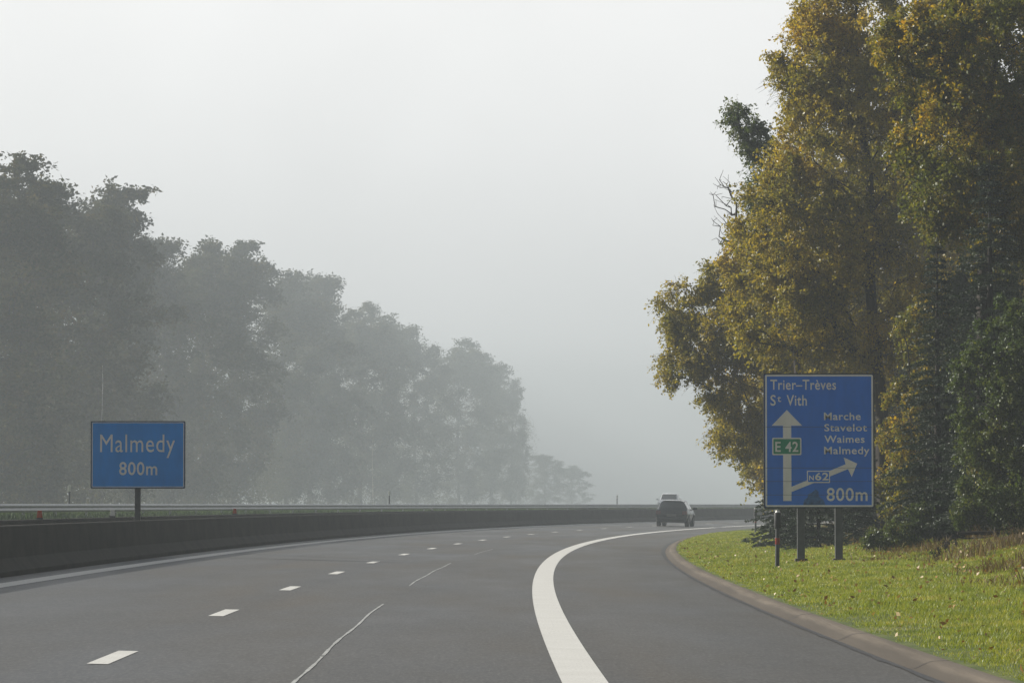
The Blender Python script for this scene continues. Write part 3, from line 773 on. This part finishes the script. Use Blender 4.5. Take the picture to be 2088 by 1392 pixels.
def broadleaf(root, seed, H, ells, leaf, leafsz, per, spread, mat_l, mat_b, lean=(0, 0), base_r=0.16, zmin=0.4, shell=0.55, hang=0.4, twig=True, stems=1, trunk_name='trunk', smin=0.0):
    rg = np.random.default_rng(seed)
    T = ellip_points(rg, ells, shell); T = T[T[:, 2] > zmin]
    nz = max(8, int(H / 0.6)); zs = np.linspace(-0.3, H, nz)
    tr = np.stack([lean[0] * (np.maximum(zs, 0) / H) ** 1.3 + 0.10 * np.cumsum(rg.normal(0, 0.35, nz)) * (zs > 0.5), lean[1] * (np.maximum(zs, 0) / H) ** 1.3 + 0.10 * np.cumsum(rg.normal(0, 0.35, nz)) * (zs > 0.5), zs], 1)
    N, par, r, tips = skeleton(rg, tr, T)
    i = np.arange(1, len(N)); i = i[np.linalg.norm(N[i] - N[par[i]], axis=1) > 1e-4]
    sc = base_r / max(r[0], 1e-3)
    rr = r * np.where(r > 0.03, np.minimum(1, 1) , 1.0)
    rr = np.maximum(0.006, r[0] * sc * (r / r[0]) ** 0.98)
    # trunk keeps a little thickness at its top
    A, B = N[par[i]], N[i]; ra, rb = rr[par[i]], rr[i]
    ra = np.minimum(ra, rb * 1.6 + 0.004) if True else ra
    if leaf <= 0:
        link_mesh(trunk_name, seg_mesh('trunk', A, B, ra, rb), mat_b, root); return root
    # leaves sit along fine twigs that spring from the last part of every branch
    NTW = 9; k = max(1.0, leaf / (len(tips) * NTW)); P = []
    ctr = N[tips].mean(0); TA, TB, TR = [], [], []
    for t in tips:
        dens = rg.choice([0.05, 0.5, 1.1, 1.8, 2.3]); a = N[t]; b = N[par[t]]
        outw = a - ctr; outw[2] *= 0.4; outw /= np.linalg.norm(outw) + 1e-6
        nt_ = max(3, int(NTW * rg.uniform(0.6, 1.4)))
        dr = rg.normal(0, 0.75, (nt_, 3)) + outw * 0.65; dr[:, 2] -= 0.05; dr /= np.linalg.norm(dr, axis=1)[:, None]
        Lt = spread * rg.uniform(0.9, 2.3, nt_)
        st = b + (a - b) * rg.random((nt_, 1))
        mid = st + dr * (Lt * 0.55)[:, None]; end = st + dr * Lt[:, None]; end[:, 2] -= 0.30 * Lt
        TA += [st, mid]; TB += [mid, end]; TR += [np.full(nt_, 0.005), np.full(nt_, 0.003)]
        m = rg.poisson(k * dens, nt_); w = np.repeat(np.arange(nt_), m)
        u = rg.uniform(0.12, 1.0, len(w))[:, None]
        base = st[w] * (1 - u) ** 2 + mid[w] * 2 * u * (1 - u) + end[w] * u ** 2
        P.append(base + np.clip(rg.normal(0, 0.045, base.shape), -0.1, 0.1) * (leafsz / 0.085))
    TA, TB, TR = np.concatenate(TA), np.concatenate(TB), np.concatenate(TR)
    A = np.concatenate([A, TA]); B = np.concatenate([B, TB]); ra = np.concatenate([ra, TR]); rb = np.concatenate([rb, TR * 0.7])
    link_mesh(trunk_name, seg_mesh('trunk', A, B, ra, rb, 4), mat_b, root)
    P = np.concatenate(P); P = P[P[:, 2] > 0.15]
    link_mesh('crown', leaf_mesh('crown', P, leafsz, rg, hang), mat_l, root)
    return root
def ells_px(d, g, X0, lst, dens=1.0):
    """ellipses measured on the photograph -> ellipsoids of real size around the tree's foot"""
    k = d / F; o = []
    for (px, py, rx, rz, ry, n) in lst:
        o.append((at(px, d) - X0, rg0.normal(0, 0.2), zat(py, d) - g, rx * k, ry, rz * k, int(n * dens * 1.7)))
    return o
rg0 = np.random.default_rng(1)
def px_tree(name, px, d, lst, leaf, leafsz, spread, mat_l, mat_b, label, seed, H, cat='tree', group=None, dens=1.0, **k):
    X = at(px, d); g = gz(X, d) - 0.03
    r = empty(name, (X, d, g)); tag(r, label, cat, group)
    return broadleaf(r, seed, H, ells_px(d, g, X, lst, dens), leaf, leafsz, None, spread, mat_l, mat_b, **k)

G_R = 'trees behind the big blue sign'
px_tree('birch_tree', 1800, 104, [(1730, 300, 170, 250, 2.2, 150), (1645, 470, 150, 150, 2.0, 90), (1800, 90, 170, 190, 2.2, 110), (1650, 150, 70, 130, 1.3, 45), (1600, 620, 120, 120, 1.8, 70), (1790, 600, 170, 140, 2.0, 80), (1700, 40, 70, 70, 1.2, 25)],
        140000, 0.088, 0.33, M['leaf_gold'], M['bark'], 'tallest golden brown birch rising over the big blue sign', 11, 14.0, group=G_R, lean=(-0.4, 0), base_r=0.17)
px_tree('aspen_tree', 1610, 122, [(1450, 660, 100, 90, 1.7, 70), (1540, 640, 110, 110, 1.8, 60), (1390, 640, 52, 60, 1.0, 24), (1530, 790, 90, 110, 1.7, 60), (1470, 770, 50, 50, 1.0, 18), (1390, 745, 50, 40, 0.8, 16), (1500, 870, 55, 70, 1.1, 26), (1560, 540, 90, 80, 1.6, 45), (1480, 560, 40, 50, 0.9, 15)],
        90000, 0.085, 0.28, M['leaf_gold'], M['bark'], 'sparse golden tree leaning out over the hard shoulder behind the big blue sign', 12, 8.2, group=G_R, lean=(-1.2, 0), base_r=0.13)
px_tree('alder_tree', 2000, 86, [(2040, 120, 150, 190, 1.8, 90), (1950, 300, 110, 170, 1.5, 70), (2080, 360, 100, 170, 1.6, 60)  , (1900, 90, 90, 120, 1.3, 40)],
        115000, 0.078, 0.30, M['leaf_mix'], M['bark'], 'green and yellow tree beside the golden birch, rising above the dark spruce', 13, 12.0, group=G_R, lean=(0.35, 0), base_r=0.16)
px_tree('poplar_tree', 1640, 114, [(1535, 280, 36, 38, 0.6, 16), (1580, 330, 40, 60, 0.8, 20), (1590, 430, 70, 110, 1.3, 40), (1510, 230, 22, 20, 0.4, 6), (1560, 400, 40, 60, 0.7, 16), (1560, 180, 10, 14, 0.3, 0)],
        18000, 0.085, 0.30, M['leaf_green'], M['bark'], 'slim green-leaved tree whose tufted top juts out beside the golden birch', 14, 10.5, group=G_R, lean=(-0.9, 0), base_r=0.10, shell=0.2)
px_tree('bare_tree', 1610, 136, [(1475, 420, 32, 85, 0.7, 60), (1490, 500, 40, 60, 0.7, 24)], 0, 0, 0, None, M['bark_misty'], 'thin leafless grey tree showing bare twigs at the edge of the golden trees', 15, 9.0, group=G_R, lean=(-1.6, 0), base_r=0.07)
px_tree('maple_tree', 1900, 132, [(1830, 260, 230, 270, 2.6, 170), (1700, 480, 160, 200, 2.3, 90), (1950, 480, 200, 240, 2.5, 100), (1800, 700, 220, 150, 2.4, 90)],
        120000, 0.12, 0.42, M['leaf_gold'], M['bark'], 'broad brown-leaved tree filling the gap behind the golden birch', 16, 16.0, group=G_R, base_r=0.2)
px_tree('beech_tree', 1720, 145, [(1660, 640, 150, 140, 2.4, 90), (1640, 830, 130, 140, 2.2, 80), (1780, 850, 160, 170, 2.2, 80), (1590, 930, 70, 90, 1.4, 40)],
        80000, 0.12, 0.40, M['leaf_gold'], M['bark'], 'olive tree low behind the top edge of the big blue sign', 17, 8.0, group=G_R, base_r=0.15)
px_tree('oak_tree', 2120, 104, [(2060, 200, 150, 260, 2.2, 110), (2080, 560, 130, 220, 2.0, 80), (1990, 700, 90, 170, 1.5, 50)],
        85000, 0.105, 0.38, M['leaf_green'], M['bark'], 'deep green tree at the picture edge behind the yellow-flecked tree', 18, 14.0, group=G_R, base_r=0.2)
px_tree('hazel_shrub', 2030, 79, [(2010, 800, 60, 150, 0.9, 60), (2060, 900, 70, 190, 1.0, 60), (1985, 960, 40, 110, 0.7, 30), (2075, 690, 50, 110, 0.8, 30)],
        48000, 0.06, 0.15, M['leaf_green'], M['bark'], 'tall glossy green shrub on the grass edge past the big blue sign', 19, 3.6, 'shrub', 'shrubs along the wood edge', base_r=0.05, zmin=0.15)
px_tree('hornbeam_shrub', 1855, 96, [(1850, 880, 50, 120, 0.8, 40), (1870, 720, 50, 120, 0.8, 30), (1845, 1000, 45, 80, 0.8, 26)],
        22000, 0.075, 0.2, M['leaf_mix'], M['bark'], 'brown and green shrub just behind the edge of the big blue sign', 20, 4.0, 'shrub', 'shrubs along the wood edge', base_r=0.05, zmin=0.15)
px_tree('bramble_bush', 1812, 85, [(1795, 1100, 40, 26, 0.5, 30), (1840, 1085, 42, 34, 0.5, 34), (1870, 1060, 30, 44, 0.4, 24)],
        9000, 0.055, 0.10, M['leaf_green'], M['bark'], 'low glossy bramble at the foot of the wood beside the sign posts', 21, 0.5, 'bush', 'shrubs along the wood edge', base_r=0.02, zmin=0.05)

def spruce_mesh(seed, H, R, n_whorl, needles=True):
    """spruce: straight trunk, drooping whorled boughs with side twigs, thin needle sprays"""
    rg = np.random.default_rng(seed)
    A, B, ra, rb = [], [], [], []; NP, ND = [], []
    for k in range(14):
        a, b = H * k / 14 - (0.3 if k == 0 else 0), H * (k + 1) / 14
        A.append((0, 0, a)); B.append((0, 0, b)); ra.append(0.018 * H * (1 - k / 14.5) + 0.01); rb.append(0.018 * H * (1 - (k + 1) / 14.5) + 0.01)
    for w in range(n_whorl):
        f = (w + rg.uniform(0, 0.6)) / n_whorl
        z = 0.25 + (H - 0.3) * f; Lb = R * (1 - f) ** 0.8 * rg.uniform(0.8, 1.15) + 0.10
        for b in range(int(6 + 2 * rg.random())):
            an = rg.uniform(0, 2 * math.pi); dirh = np.array([math.cos(an), math.sin(an), 0])
            lb = Lb * rg.uniform(0.65, 1.15); prev = np.array([0, 0, z]); n = max(3, int(lb / 0.22))
            for q in range(1, n + 1):
                t = q / n
                p = np.array([0, 0, z]) + dirh * lb * t + np.array([0, 0, lb * (0.12 * t - 0.42 * t * t + 0.16 * t ** 3)]) + rg.normal(0, 0.012, 3)
                A.append(prev); B.append(p); ra.append(0.014 * (1.05 - t) + 0.004); rb.append(0.014 * (1.05 - t) + 0.003)
                side = np.array([-dirh[1], dirh[0], 0])
                for sg in (-1, 1):
                    tl = 0.42 * lb * (1 - 0.75 * t) + 0.06
                    td = dirh * 0.65 + side * sg * rg.uniform(0.6, 1.0) + np.array([0, 0, rg.uniform(-0.45, -0.05)]); td /= np.linalg.norm(td)
                    m = max(8, int(tl / 0.0065)); u = rg.random(m)[:, None]
                    NP.append(p + td * tl * u + np.array([0, 0, -0.12]) * (tl * u) ** 2); ND.append(np.repeat(td[None], m, 0))
                prev = p
    NP = np.concatenate(NP); ND = np.concatenate(ND); n = len(NP)
    dv = ND + rg.normal(0, 0.55, (n, 3)); dv[:, 2] -= 0.15; dv /= np.linalg.norm(dv, axis=1)[:, None]
    sd_ = np.cross(dv, rg.normal(size=(n, 3))); sd_ /= np.linalg.norm(sd_, axis=1)[:, None]
    l = rg.uniform(0.05, 0.11, n)[:, None]; w_ = rg.uniform(0.009, 0.017, n)[:, None]
    V = np.stack([NP - sd_ * w_ * 0.4, NP + dv * l * 0.5 + sd_ * w_, NP + dv * l, NP + dv * l * 0.5 - sd_ * w_], 1).reshape(-1, 3)
    return seg_mesh('trunk', np.array(A, float), np.array(B, float), np.array(ra), np.array(rb), 5), np_mesh('crown', V, np.arange(4 * n).reshape(n, 4))
SPR = [spruce_mesh(31, 9.0, 1.65, 40), spruce_mesh(32, 3.2, 0.95, 18)]
for m_ in SPR: m_[0].materials.append(M['bark']); m_[1].materials.append(M['needle'])
def spruce(px, d, H, proto, label, rz=0.0, wide=1.0, group='spruces at the wood edge'):
    X = at(px, d); g = gz(X, d) - 0.03
    r = empty('spruce_tree', (X, d, g), rz); tag(r, label, 'tree', group)
    sc = H / (9.0 if proto == 0 else 3.2); r.scale = (sc * wide, sc * wide, sc)
    for nm, me in zip(('trunk', 'crown'), SPR[proto]):
        o = bpy.data.objects.new(nm, me); COL.objects.link(o); o.parent = r
spruce(1912, 86, 6.9, 0, 'tall dark spruce in the deep shade between the golden birch and the glossy shrub', 0.5, 0.9)
spruce(2020, 84, 8.4, 0, 'dark spruce at the picture edge behind the glossy green shrub', 1.9, 1.0)
spruce(1880, 112, 7.0, 0, 'dark spruce set back behind the brown and green shrub', 3.0, 1.1)
spruce(1990, 118, 9.0, 0, 'tallest spruce, set back deep in the wood', 4.2, 1.1)
spruce(1775, 118, 5.2, 0, 'mid-height spruce behind the right part of the big blue sign', 5.0, 1.3)
spruce(1590, 103, 2.5, 1, 'small bushy spruce under the blue sign, beside the dark marker post', 0.2, 1.15)
spruce(1668, 97, 2.6, 1, 'small bushy spruce seen between the two sign posts', 2.2, 1.25)
spruce(1745, 100, 3.0, 1, 'small spruce just past the second sign post', 3.9, 1.2)
spruce(1640, 116, 3.4, 1, 'small spruce hidden deepest behind the big blue sign', 1.2, 1.3)
spruce(2060, 84, 3.0, 1, 'young spruce at the picture edge under the glossy shrub', 1.0, 1.1)

# ---- misty wood beyond the opposite carriageway
def proto_tree(seed, H, spec, leaf, name):
    r = empty('proto'); rg = np.random.default_rng(seed)
    broadleaf(r, seed, H * 0.9, spec, leaf, 0.17, None, 0.5, M['leaf_misty'], M['bark_misty'], base_r=0.16, zmin=0.8, shell=0.5)
    ms = [c.data for c in r.children]
    for c in list(r.children): bpy.data.objects.remove(c)
    bpy.data.objects.remove(r)
    return ms
def spec_round(H, w, seed):
    r = np.random.default_rng(seed); o = []
    for q in range(9):
        f = (q + 0.5) / 9; rad = w * (0.55 + 0.55 * math.sin(math.pi * min(1, f * 0.9 + 0.12)) ** 1.2) * (1.0 if f < 0.75 else 0.62)
        o.append((r.uniform(-0.45, 0.45) * w * 0.6, r.uniform(-0.4, 0.4) * w * 0.6, H * (0.08 + 0.86 * f), rad * r.uniform(0.6, 1.0), rad * r.uniform(0.6, 1.0), H * 0.10, 26))
    for q in range(5):
        a = r.uniform(0, 6.28); o.append((w * 0.55 * math.cos(a), w * 0.55 * math.sin(a), H * r.uniform(0.72, 0.97), w * 0.28, w * 0.28, H * 0.06, 12))
    return o
PR = [proto_tree(41 + q, 16.0, spec_round(16.0, 2.9 + 0.25 * (q % 3), 60 + q), 34000, '') for q in range(4)]
def mist_far(px): return 1.80 + 2.30 * np.clip(np.asarray(px, float) / 1050, 0, 1.1) ** 1.2
def misty(px, d, top_py, q, label, wide=1.0, rz=0.0, cat='tree', name='misty_tree', group='misty trees beyond the guardrail'):
    d *= float(mist_far(px)); X = at(px, d); g = gz(X, d) - 0.1
    H = zat(top_py, d) - g; sc = H / 16.4
    r = empty(name, (X, d, g), rz); tag(r, label, cat, group); wide *= 1.32; r.scale = (sc * wide, sc * wide, sc)
    for me, nm in zip(PR[q], ('trunk', 'crown')):
        o = bpy.data.objects.new(nm, me); COL.objects.link(o); o.parent = r
ORD = ['first', 'second', 'third', 'fourth', 'fifth', 'sixth', 'seventh', 'eighth', 'ninth', 'tenth', 'eleventh', 'twelfth', 'thirteenth', 'fourteenth', 'fifteenth', 'sixteenth', 'seventeenth', 'eighteenth', 'nineteenth', 'twentieth']
MIST = [(-30, 172, 325, 0, 1.0), (45, 176, 352, 1, 0.9), (125, 180, 345, 2, 0.95), (190, 186, 385, 3, 0.95), (238, 200, 455, 0, 0.8), (345, 214, 475, 1, 0.95), (415, 218, 465, 2, 0.9),
        (475, 226, 500, 3, 0.9), (300, 228, 500, 2, 0.8), (585, 246, 560, 0, 0.95), (672, 252, 553, 1, 0.85), (630, 256, 580, 3, 0.9), (735, 262, 612, 2, 0.9), (785, 268, 622, 0, 0.8),
        (850, 276, 655, 1, 0.9), (935, 288, 675, 2, 0.9), (1000, 296, 725, 3, 0.9), (1042, 302, 760, 0, 0.75), (1110, 322, 925, 1, 1.7), (1165, 334, 945, 2, 1.8)]
order = sorted(range(len(MIST)), key=lambda i: MIST[i][0])
for nth, i in enumerate(order):
    px, d, tp, q, w = MIST[i]
    if px > 1100:
        misty(px, d, tp, q, ('low misty shrub at the end of the wood, next to the last tall tree' if px < 1140 else 'last low misty shrub, where the wood vanishes into the fog'), w, i * 1.3, 'shrub', 'misty_shrub', 'misty shrubs at the end of the wood')
    else:
        misty(px, d, tp, q, f'misty grey tree beyond the guardrail, {ORD[nth]} from the picture edge by the Malmedy sign', w, i * 1.3)
for (px, d, tp, q, lab) in ((1795, 138, 560, 0, 'dim tree deep in the wood behind the first spruce'), (1880, 146, 420, 1, 'dim tree deep in the wood behind the brown and green shrub'),
                            (1965, 140, 380, 2, 'dim tree deep in the wood behind the tallest spruce'), (2040, 150, 300, 3, 'dim tree deep in the wood behind the yellow-flecked tree'), (2110, 138, 420, 0, 'dim tree deep in the wood at the picture edge')):
    X = at(px, d); g = gz(X, d) - 0.1; sc = (zat(tp, d) - g) / 16.4
    r = empty('forest_tree', (X, d, g), px * 0.7); tag(r, lab, 'tree', 'dim trees deep in the wood'); r.scale = (sc * 1.1, sc * 1.1, sc)
    for me, nm in zip(PR[q], ('trunk', 'crown')):
        o = bpy.data.objects.new(nm, me); COL.objects.link(o); o.parent = r
# the thicket that closes the wood below and between the crowns: nobody could count it
def thicket():
    rg = np.random.default_rng(77); P = []
    mx = np.array([m[0] for m in MIST], float); md = np.array([m[1] for m in MIST], float) * mist_far(mx); mt = np.array([m[2] for m in MIST], float)
    o_ = np.argsort(mx); mx, md, mt = mx[o_], md[o_], mt[o_]
    for (f0, f1, dd0, dd1, c) in ((0.0, 0.88, 4, 22, 1800), (0.0, 0.30, -7, 2, 500)):
        px = rg.uniform(-60, 1090, c)
        d = np.interp(px, mx, md) + rg.uniform(dd0, dd1, c)
        X = (px - 1044) * d / F; g = np.array([gz(a, b) for a, b in zip(X, d)])
        H = CAM_H + (1028 - np.interp(px, mx, mt)) * d / F - g
        C = np.stack([X, d, g + H * rg.uniform(f0, f1, c)], 1)
        P.append((C[:, None, :] + rg.normal(0, 1, (c, 110, 3)) * np.array([1.3, 1.3, 1.0])).reshape(-1, 3))
    P = np.concatenate(P)
    tag(link_mesh('thicket', leaf_mesh('thicket', P, 0.30, rg), M['leaf_misty']), 'dense misty thicket filling the wood beyond the guardrail', 'woodland', kind='stuff')
thicket()
# the wood continued unseen past the frame, shaped to shade the near haze
def shade_wood():
    rg = np.random.default_rng(78); c = 1500
    cs, co = rg.uniform(-40, 158, c), rg.uniform(-64, -47, c)
    cz = 18.0 * rg.random(c) ** 0.8 * (0.7 + 0.3 * np.sin(cs * 0.9) ** 2)
    X, Y = pos(cs, co); g = np.interp(co, _GO, _GZ)
    ok = (X < -0.1339 * Y - 3.5); C = np.stack([X, Y, g + cz], 1)[ok]
    P = (C[:, None, :] + rg.normal(0, 1, (len(C), 120, 3)) * np.array([0.9, 1.0, 0.8])).reshape(-1, 3)
    tag(link_mesh('shade_wood', leaf_mesh('shade_wood', P, 0.36, rg), M['leaf_misty']), 'unseen wood past the picture edge, added to shade the near haze', 'woodland', kind='stuff')
shade_wood()
# pale birch stems in the misty wood
for (px, d, pb, pt, lab) in ((208, 318, 1005, 745, 'thin pale birch stem standing above the Malmedy sign in the misty wood'), (760, 640, 1010, 860, 'thin pale birch stem halfway along the misty wood')):
    X = at(px, d); g = gz(X, d) - 0.05; h = zat(pt, d) - g
    r = empty('slender_birch', (X, d, g)); tag(r, lab, 'tree')
    pts = [(0.05 * math.sin(q * 1.1), 0, h * q / 8) for q in range(9)]
    MB().tube(pts, [0.09 * (1 - q / 11) for q in range(9)], 7).build('trunk', M['bark_pale'], r, smooth=60)
    b = MB(); rr = random.Random(px)
    for q in range(16):
        f = rr.uniform(0.45, 1.0) * 8; p = Vector(pts[int(f)]).lerp(Vector(pts[min(8, int(f) + 1)]), f % 1); an = rr.uniform(0, 6.28); l = rr.uniform(0.5, 1.6)
        b.tube([p, p + Vector((math.cos(an) * l * 0.5, math.sin(an) * l * 0.5, l * 0.35)), p + Vector((math.cos(an) * l, math.sin(an) * l, l * rr.uniform(0.3, 0.9)))], [0.02, 0.014, 0.006], 5)
    b.build('branches', M['bark_misty'], r)

# ------------------------------------------------------------------ grass on the verge, undergrowth, fallen leaves and branches
def blades(name, S_, O_, hgt, wid, mat, seed, lean=0.5, label=None, cat='grass'):
    rg = np.random.default_rng(seed); n = len(S_)
    X, Y = pos(S_, O_); Z = np.interp(O_, _GO, _GZ) - 0.01
    B = np.stack([X, Y, Z], 1)
    a = rg.uniform(0, 2 * math.pi, n); sd_ = np.stack([np.cos(a), np.sin(a), np.zeros(n)], 1)
    b = rg.uniform(0, 2 * math.pi, n); ln = np.stack([np.cos(b), np.sin(b), np.zeros(n)], 1) * (hgt * rg.uniform(0.1, 1.0, n) * lean)[:, None]
    up_ = np.zeros((n, 3)); up_[:, 2] = hgt
    w = wid[:, None]
    V = np.stack([B - sd_ * w / 2, B + sd_ * w / 2, B + ln * 0.35 + up_ * 0.6 + sd_ * w * 0.38, B + ln * 0.35 + up_ * 0.6 - sd_ * w * 0.38, B + ln * 1.1 + up_ * 0.97 + sd_ * w * 0.08, B + ln * 1.1 + up_ * 0.97 - sd_ * w * 0.08], 1).reshape(-1, 3)
    i = np.arange(n)[:, None] * 6
    Fs = np.concatenate([i + np.array([[0, 1, 2, 3]]), i + np.array([[3, 2, 4, 5]])])
    return tag(link_mesh(name, np_mesh(name, V, Fs), mat), label, cat, kind='stuff')
def vnoise(a, b, f, seed):
    r = np.random.default_rng(seed); G = r.random((64, 64))
    x_, y_ = a * f, b * f; i, j = np.floor(x_).astype(int), np.floor(y_).astype(int); u, v = x_ - i, y_ - j
    u, v = u * u * (3 - 2 * u), v * v * (3 - 2 * v)
    g = lambda p, q: G[p % 64, q % 64]
    return (g(i, j) * (1 - u) + g(i + 1, j) * u) * (1 - v) + (g(i, j + 1) * (1 - u) + g(i + 1, j + 1) * u) * v
def verge():
    rg = np.random.default_rng(9)
    n = 1500000
    s = 20 + 150 * rg.random(n) ** 1.5; o = rg.uniform(2.9, 11.5, n)
    X, Y = pos(s, o)
    ok = (X < Y * (2130 - 1044) / F + 0.8)
    edge = 2.91 + 0.14 * vnoise(s, s * 0, 1.6, 4) + 0.10 * vnoise(s, s * 0, 5.0, 8)
    ok &= (o > edge) & (o < 8.6 + 2.2 * vnoise(s, o, 0.35, 5))
    ok &= rg.random(n) < 0.35 + 0.9 * vnoise(s, o, 0.9, 6)
    s, o = s[ok][:520000], o[ok][:520000]; n = len(s)
    patch = vnoise(s, o, 1.3, 7) * 0.6 + vnoise(s, o, 4.0, 12) * 0.4
    h = (0.022 + 0.055 * patch) * rg.uniform(0.6, 1.5, n) * np.clip(0.55 + (o - 3.1) * 0.5, 0.55, 1.0)
    w = rg.uniform(0.005, 0.009, n) * np.clip(s / 45, 0.8, 2.4)
    blades('grass', s, o, h, w, M['grass'], 21, 0.7, 'bright green roadside grass on the verge between kerb and wood')
    # dry stalks and bracken where the grass meets the trees
    n = 60000
    s = 34 + 110 * rg.random(n); o = 5.2 + 6.2 * rg.random(n) ** 0.7
    ok = (vnoise(s, o, 0.8, 15) > 0.5) & (o > 5.6 + 1.6 * vnoise(s, s * 0, 0.3, 16))
    s, o = s[ok], o[ok]; n = len(s)
    blades('undergrowth', s, o, rg.uniform(0.08, 0.42, n) * (0.3 + vnoise(s, o, 0.9, 17)) * np.clip((o - 4.6) / 3.5, 0.25, 1), rg.uniform(0.008, 0.02, n), M['dry'], 22, 0.9, 'dry tan stalks and dead grass along the foot of the wood', 'undergrowth')
    n = 1500
    s = 22 + 100 * rg.random(n) ** 1.2; o = 3.0 + 7 * rg.random(n)
    X, Y = pos(s, o); P = np.stack([X, Y, np.interp(o, _GO, _GZ) + 0.03 + 0.04 * rg.random(n)], 1)
    n = 7000
    s = 40 + 100 * rg.random(n); o = 6.4 + 5.0 * rg.random(n) ** 0.7; ok = vnoise(s, o, 0.7, 31) > 0.42
    s, o = s[ok], o[ok]; X, Y = pos(s, o); P = np.concatenate([P, np.stack([X, Y, np.interp(o, _GO, _GZ) + 0.02 + 0.06 * rg.random(len(s))], 1)])
    tag(link_mesh('leaf_litter', leaf_mesh('leaf_litter', P, 0.055, rg, 0.0), M['litter']), 'yellow and brown fallen leaves scattered over the verge', 'leaves', kind='stuff')
    # grass on the bank under the guardrail
    n = 90000
    s = 130 + 280 * rg.random(n); o = rg.uniform(-29, -19.3, n)
    blades('bank_grass', s, o, rg.uniform(0.08, 0.30, n), rg.uniform(0.03, 0.05, n), M['bank'], 23, 0.7, 'dull green grass on the bank under the guardrail')
verge()
def fallen_branch():
    d = 82.0; X = at(2010, d); g = gz(X, d)
    r = empty('fallen_branch', (X, d, g)); tag(r, 'dark fallen branch lying on the grass at the foot of the glossy green shrub', 'branch')
    k = d / F
    MB().tube([(-0.62, 0, 0.12), (-0.25, 0.02, 0.13), (0.15, 0, 0.13), (0.6, 0.06, 0.10), (1.1, 0.1, 0.12)], [0.034, 0.042, 0.05, 0.05, 0.045], 8).build('limb', M['bark'], r, smooth=60)
    b = MB().tube([(0.3, 0, 0.13), (0.0, -0.3, 0.04), (-0.5, -0.7, 0.02), (-0.75, -0.95, 0.05)], [0.03, 0.022, 0.015, 0.008], 6)
    b.tube([(0.3, 0.02, 0.13), (0.1, 0.05, 0.35), (-0.2, 0.1, 0.5)], [0.022, 0.014, 0.006], 6).tube([(-0.3, 0, 0.13), (-0.5, 0.1, 0.3), (-0.72, 0.1, 0.36)], [0.018, 0.01, 0.005], 6)
    b.build('side_branches', M['bark'], r, smooth=60)
fallen_branch()
def weed(px, d, h, label, seed):
    X = at(px, d); g = gz(X, d); r = random.Random(seed)
    o = empty('dead_weed', (X, d, g)); tag(o, label, 'weed', 'dead weeds on the verge')
    st, hd = MB(), MB()
    for q in range(6):
        a = r.uniform(0, 6.28); l = h * r.uniform(0.6, 1.0); tip = Vector((math.cos(a) * l * 0.35, math.sin(a) * l * 0.35, l))
        st.tube([(0, 0, -0.03), tip * 0.5 + Vector((0, 0, 0.04)), tip], [0.007, 0.005, 0.003], 5)
        for w in range(7):
            c = tip + Vector((r.uniform(-0.05, 0.05), r.uniform(-0.05, 0.05), r.uniform(-0.10, 0.03)))
            hd.tube([c, c + Vector((r.uniform(-0.03, 0.03), r.uniform(-0.03, 0.03), 0.05))], [0.009, 0.003], 5)
    st.build('stems', M['dry'], o); hd.build('seed_heads', M['bark'], o)
weed(1938, 73, 0.34, 'brown dead weed with seed heads on the grass, next to the fallen branch', 1)
weed(1905, 70, 0.26, 'short dead weed in the grass, between the sign and the fallen branch', 2)
weed(1925, 78, 0.22, 'tiny dead weed nearest the foot of the wood', 3)

# ------------------------------------------------------------------ fog
def haze():
    g = bpy.data.objects['ground'].data
    n = len(g.vertices); co = np.empty(n * 3, np.float32); g.vertices.foreach_get('co', co); co = co.reshape(-1, 3)
    lo, hi = co.min(0) - 4, co.max(0) + 4
    z0, z1 = co[:, 2].min() - 1.0, 56.0
    o = MB().box(((lo[0] + hi[0]) / 2, (lo[1] + hi[1]) / 2, (z0 + z1) / 2), (hi[0] - lo[0], hi[1] - lo[1], z1 - z0)).build('haze', None)
    m = bpy.data.materials.new('haze'); m.use_nodes = True; t = m.node_tree; t.nodes.clear()
    ou = t.nodes.new('ShaderNodeOutputMaterial'); v = t.nodes.new('ShaderNodeVolumePrincipled')
    v.inputs['Color'].default_value = (0.53, 0.585, 0.625, 1); v.inputs['Density'].default_value = HAZE_DENSITY; v.inputs['Anisotropy'].default_value = HAZE_G
    t.links.new(v.outputs[0], ou.inputs['Volume'])
    o.data.materials.append(m)
    tag(o, kind='stuff')
haze()
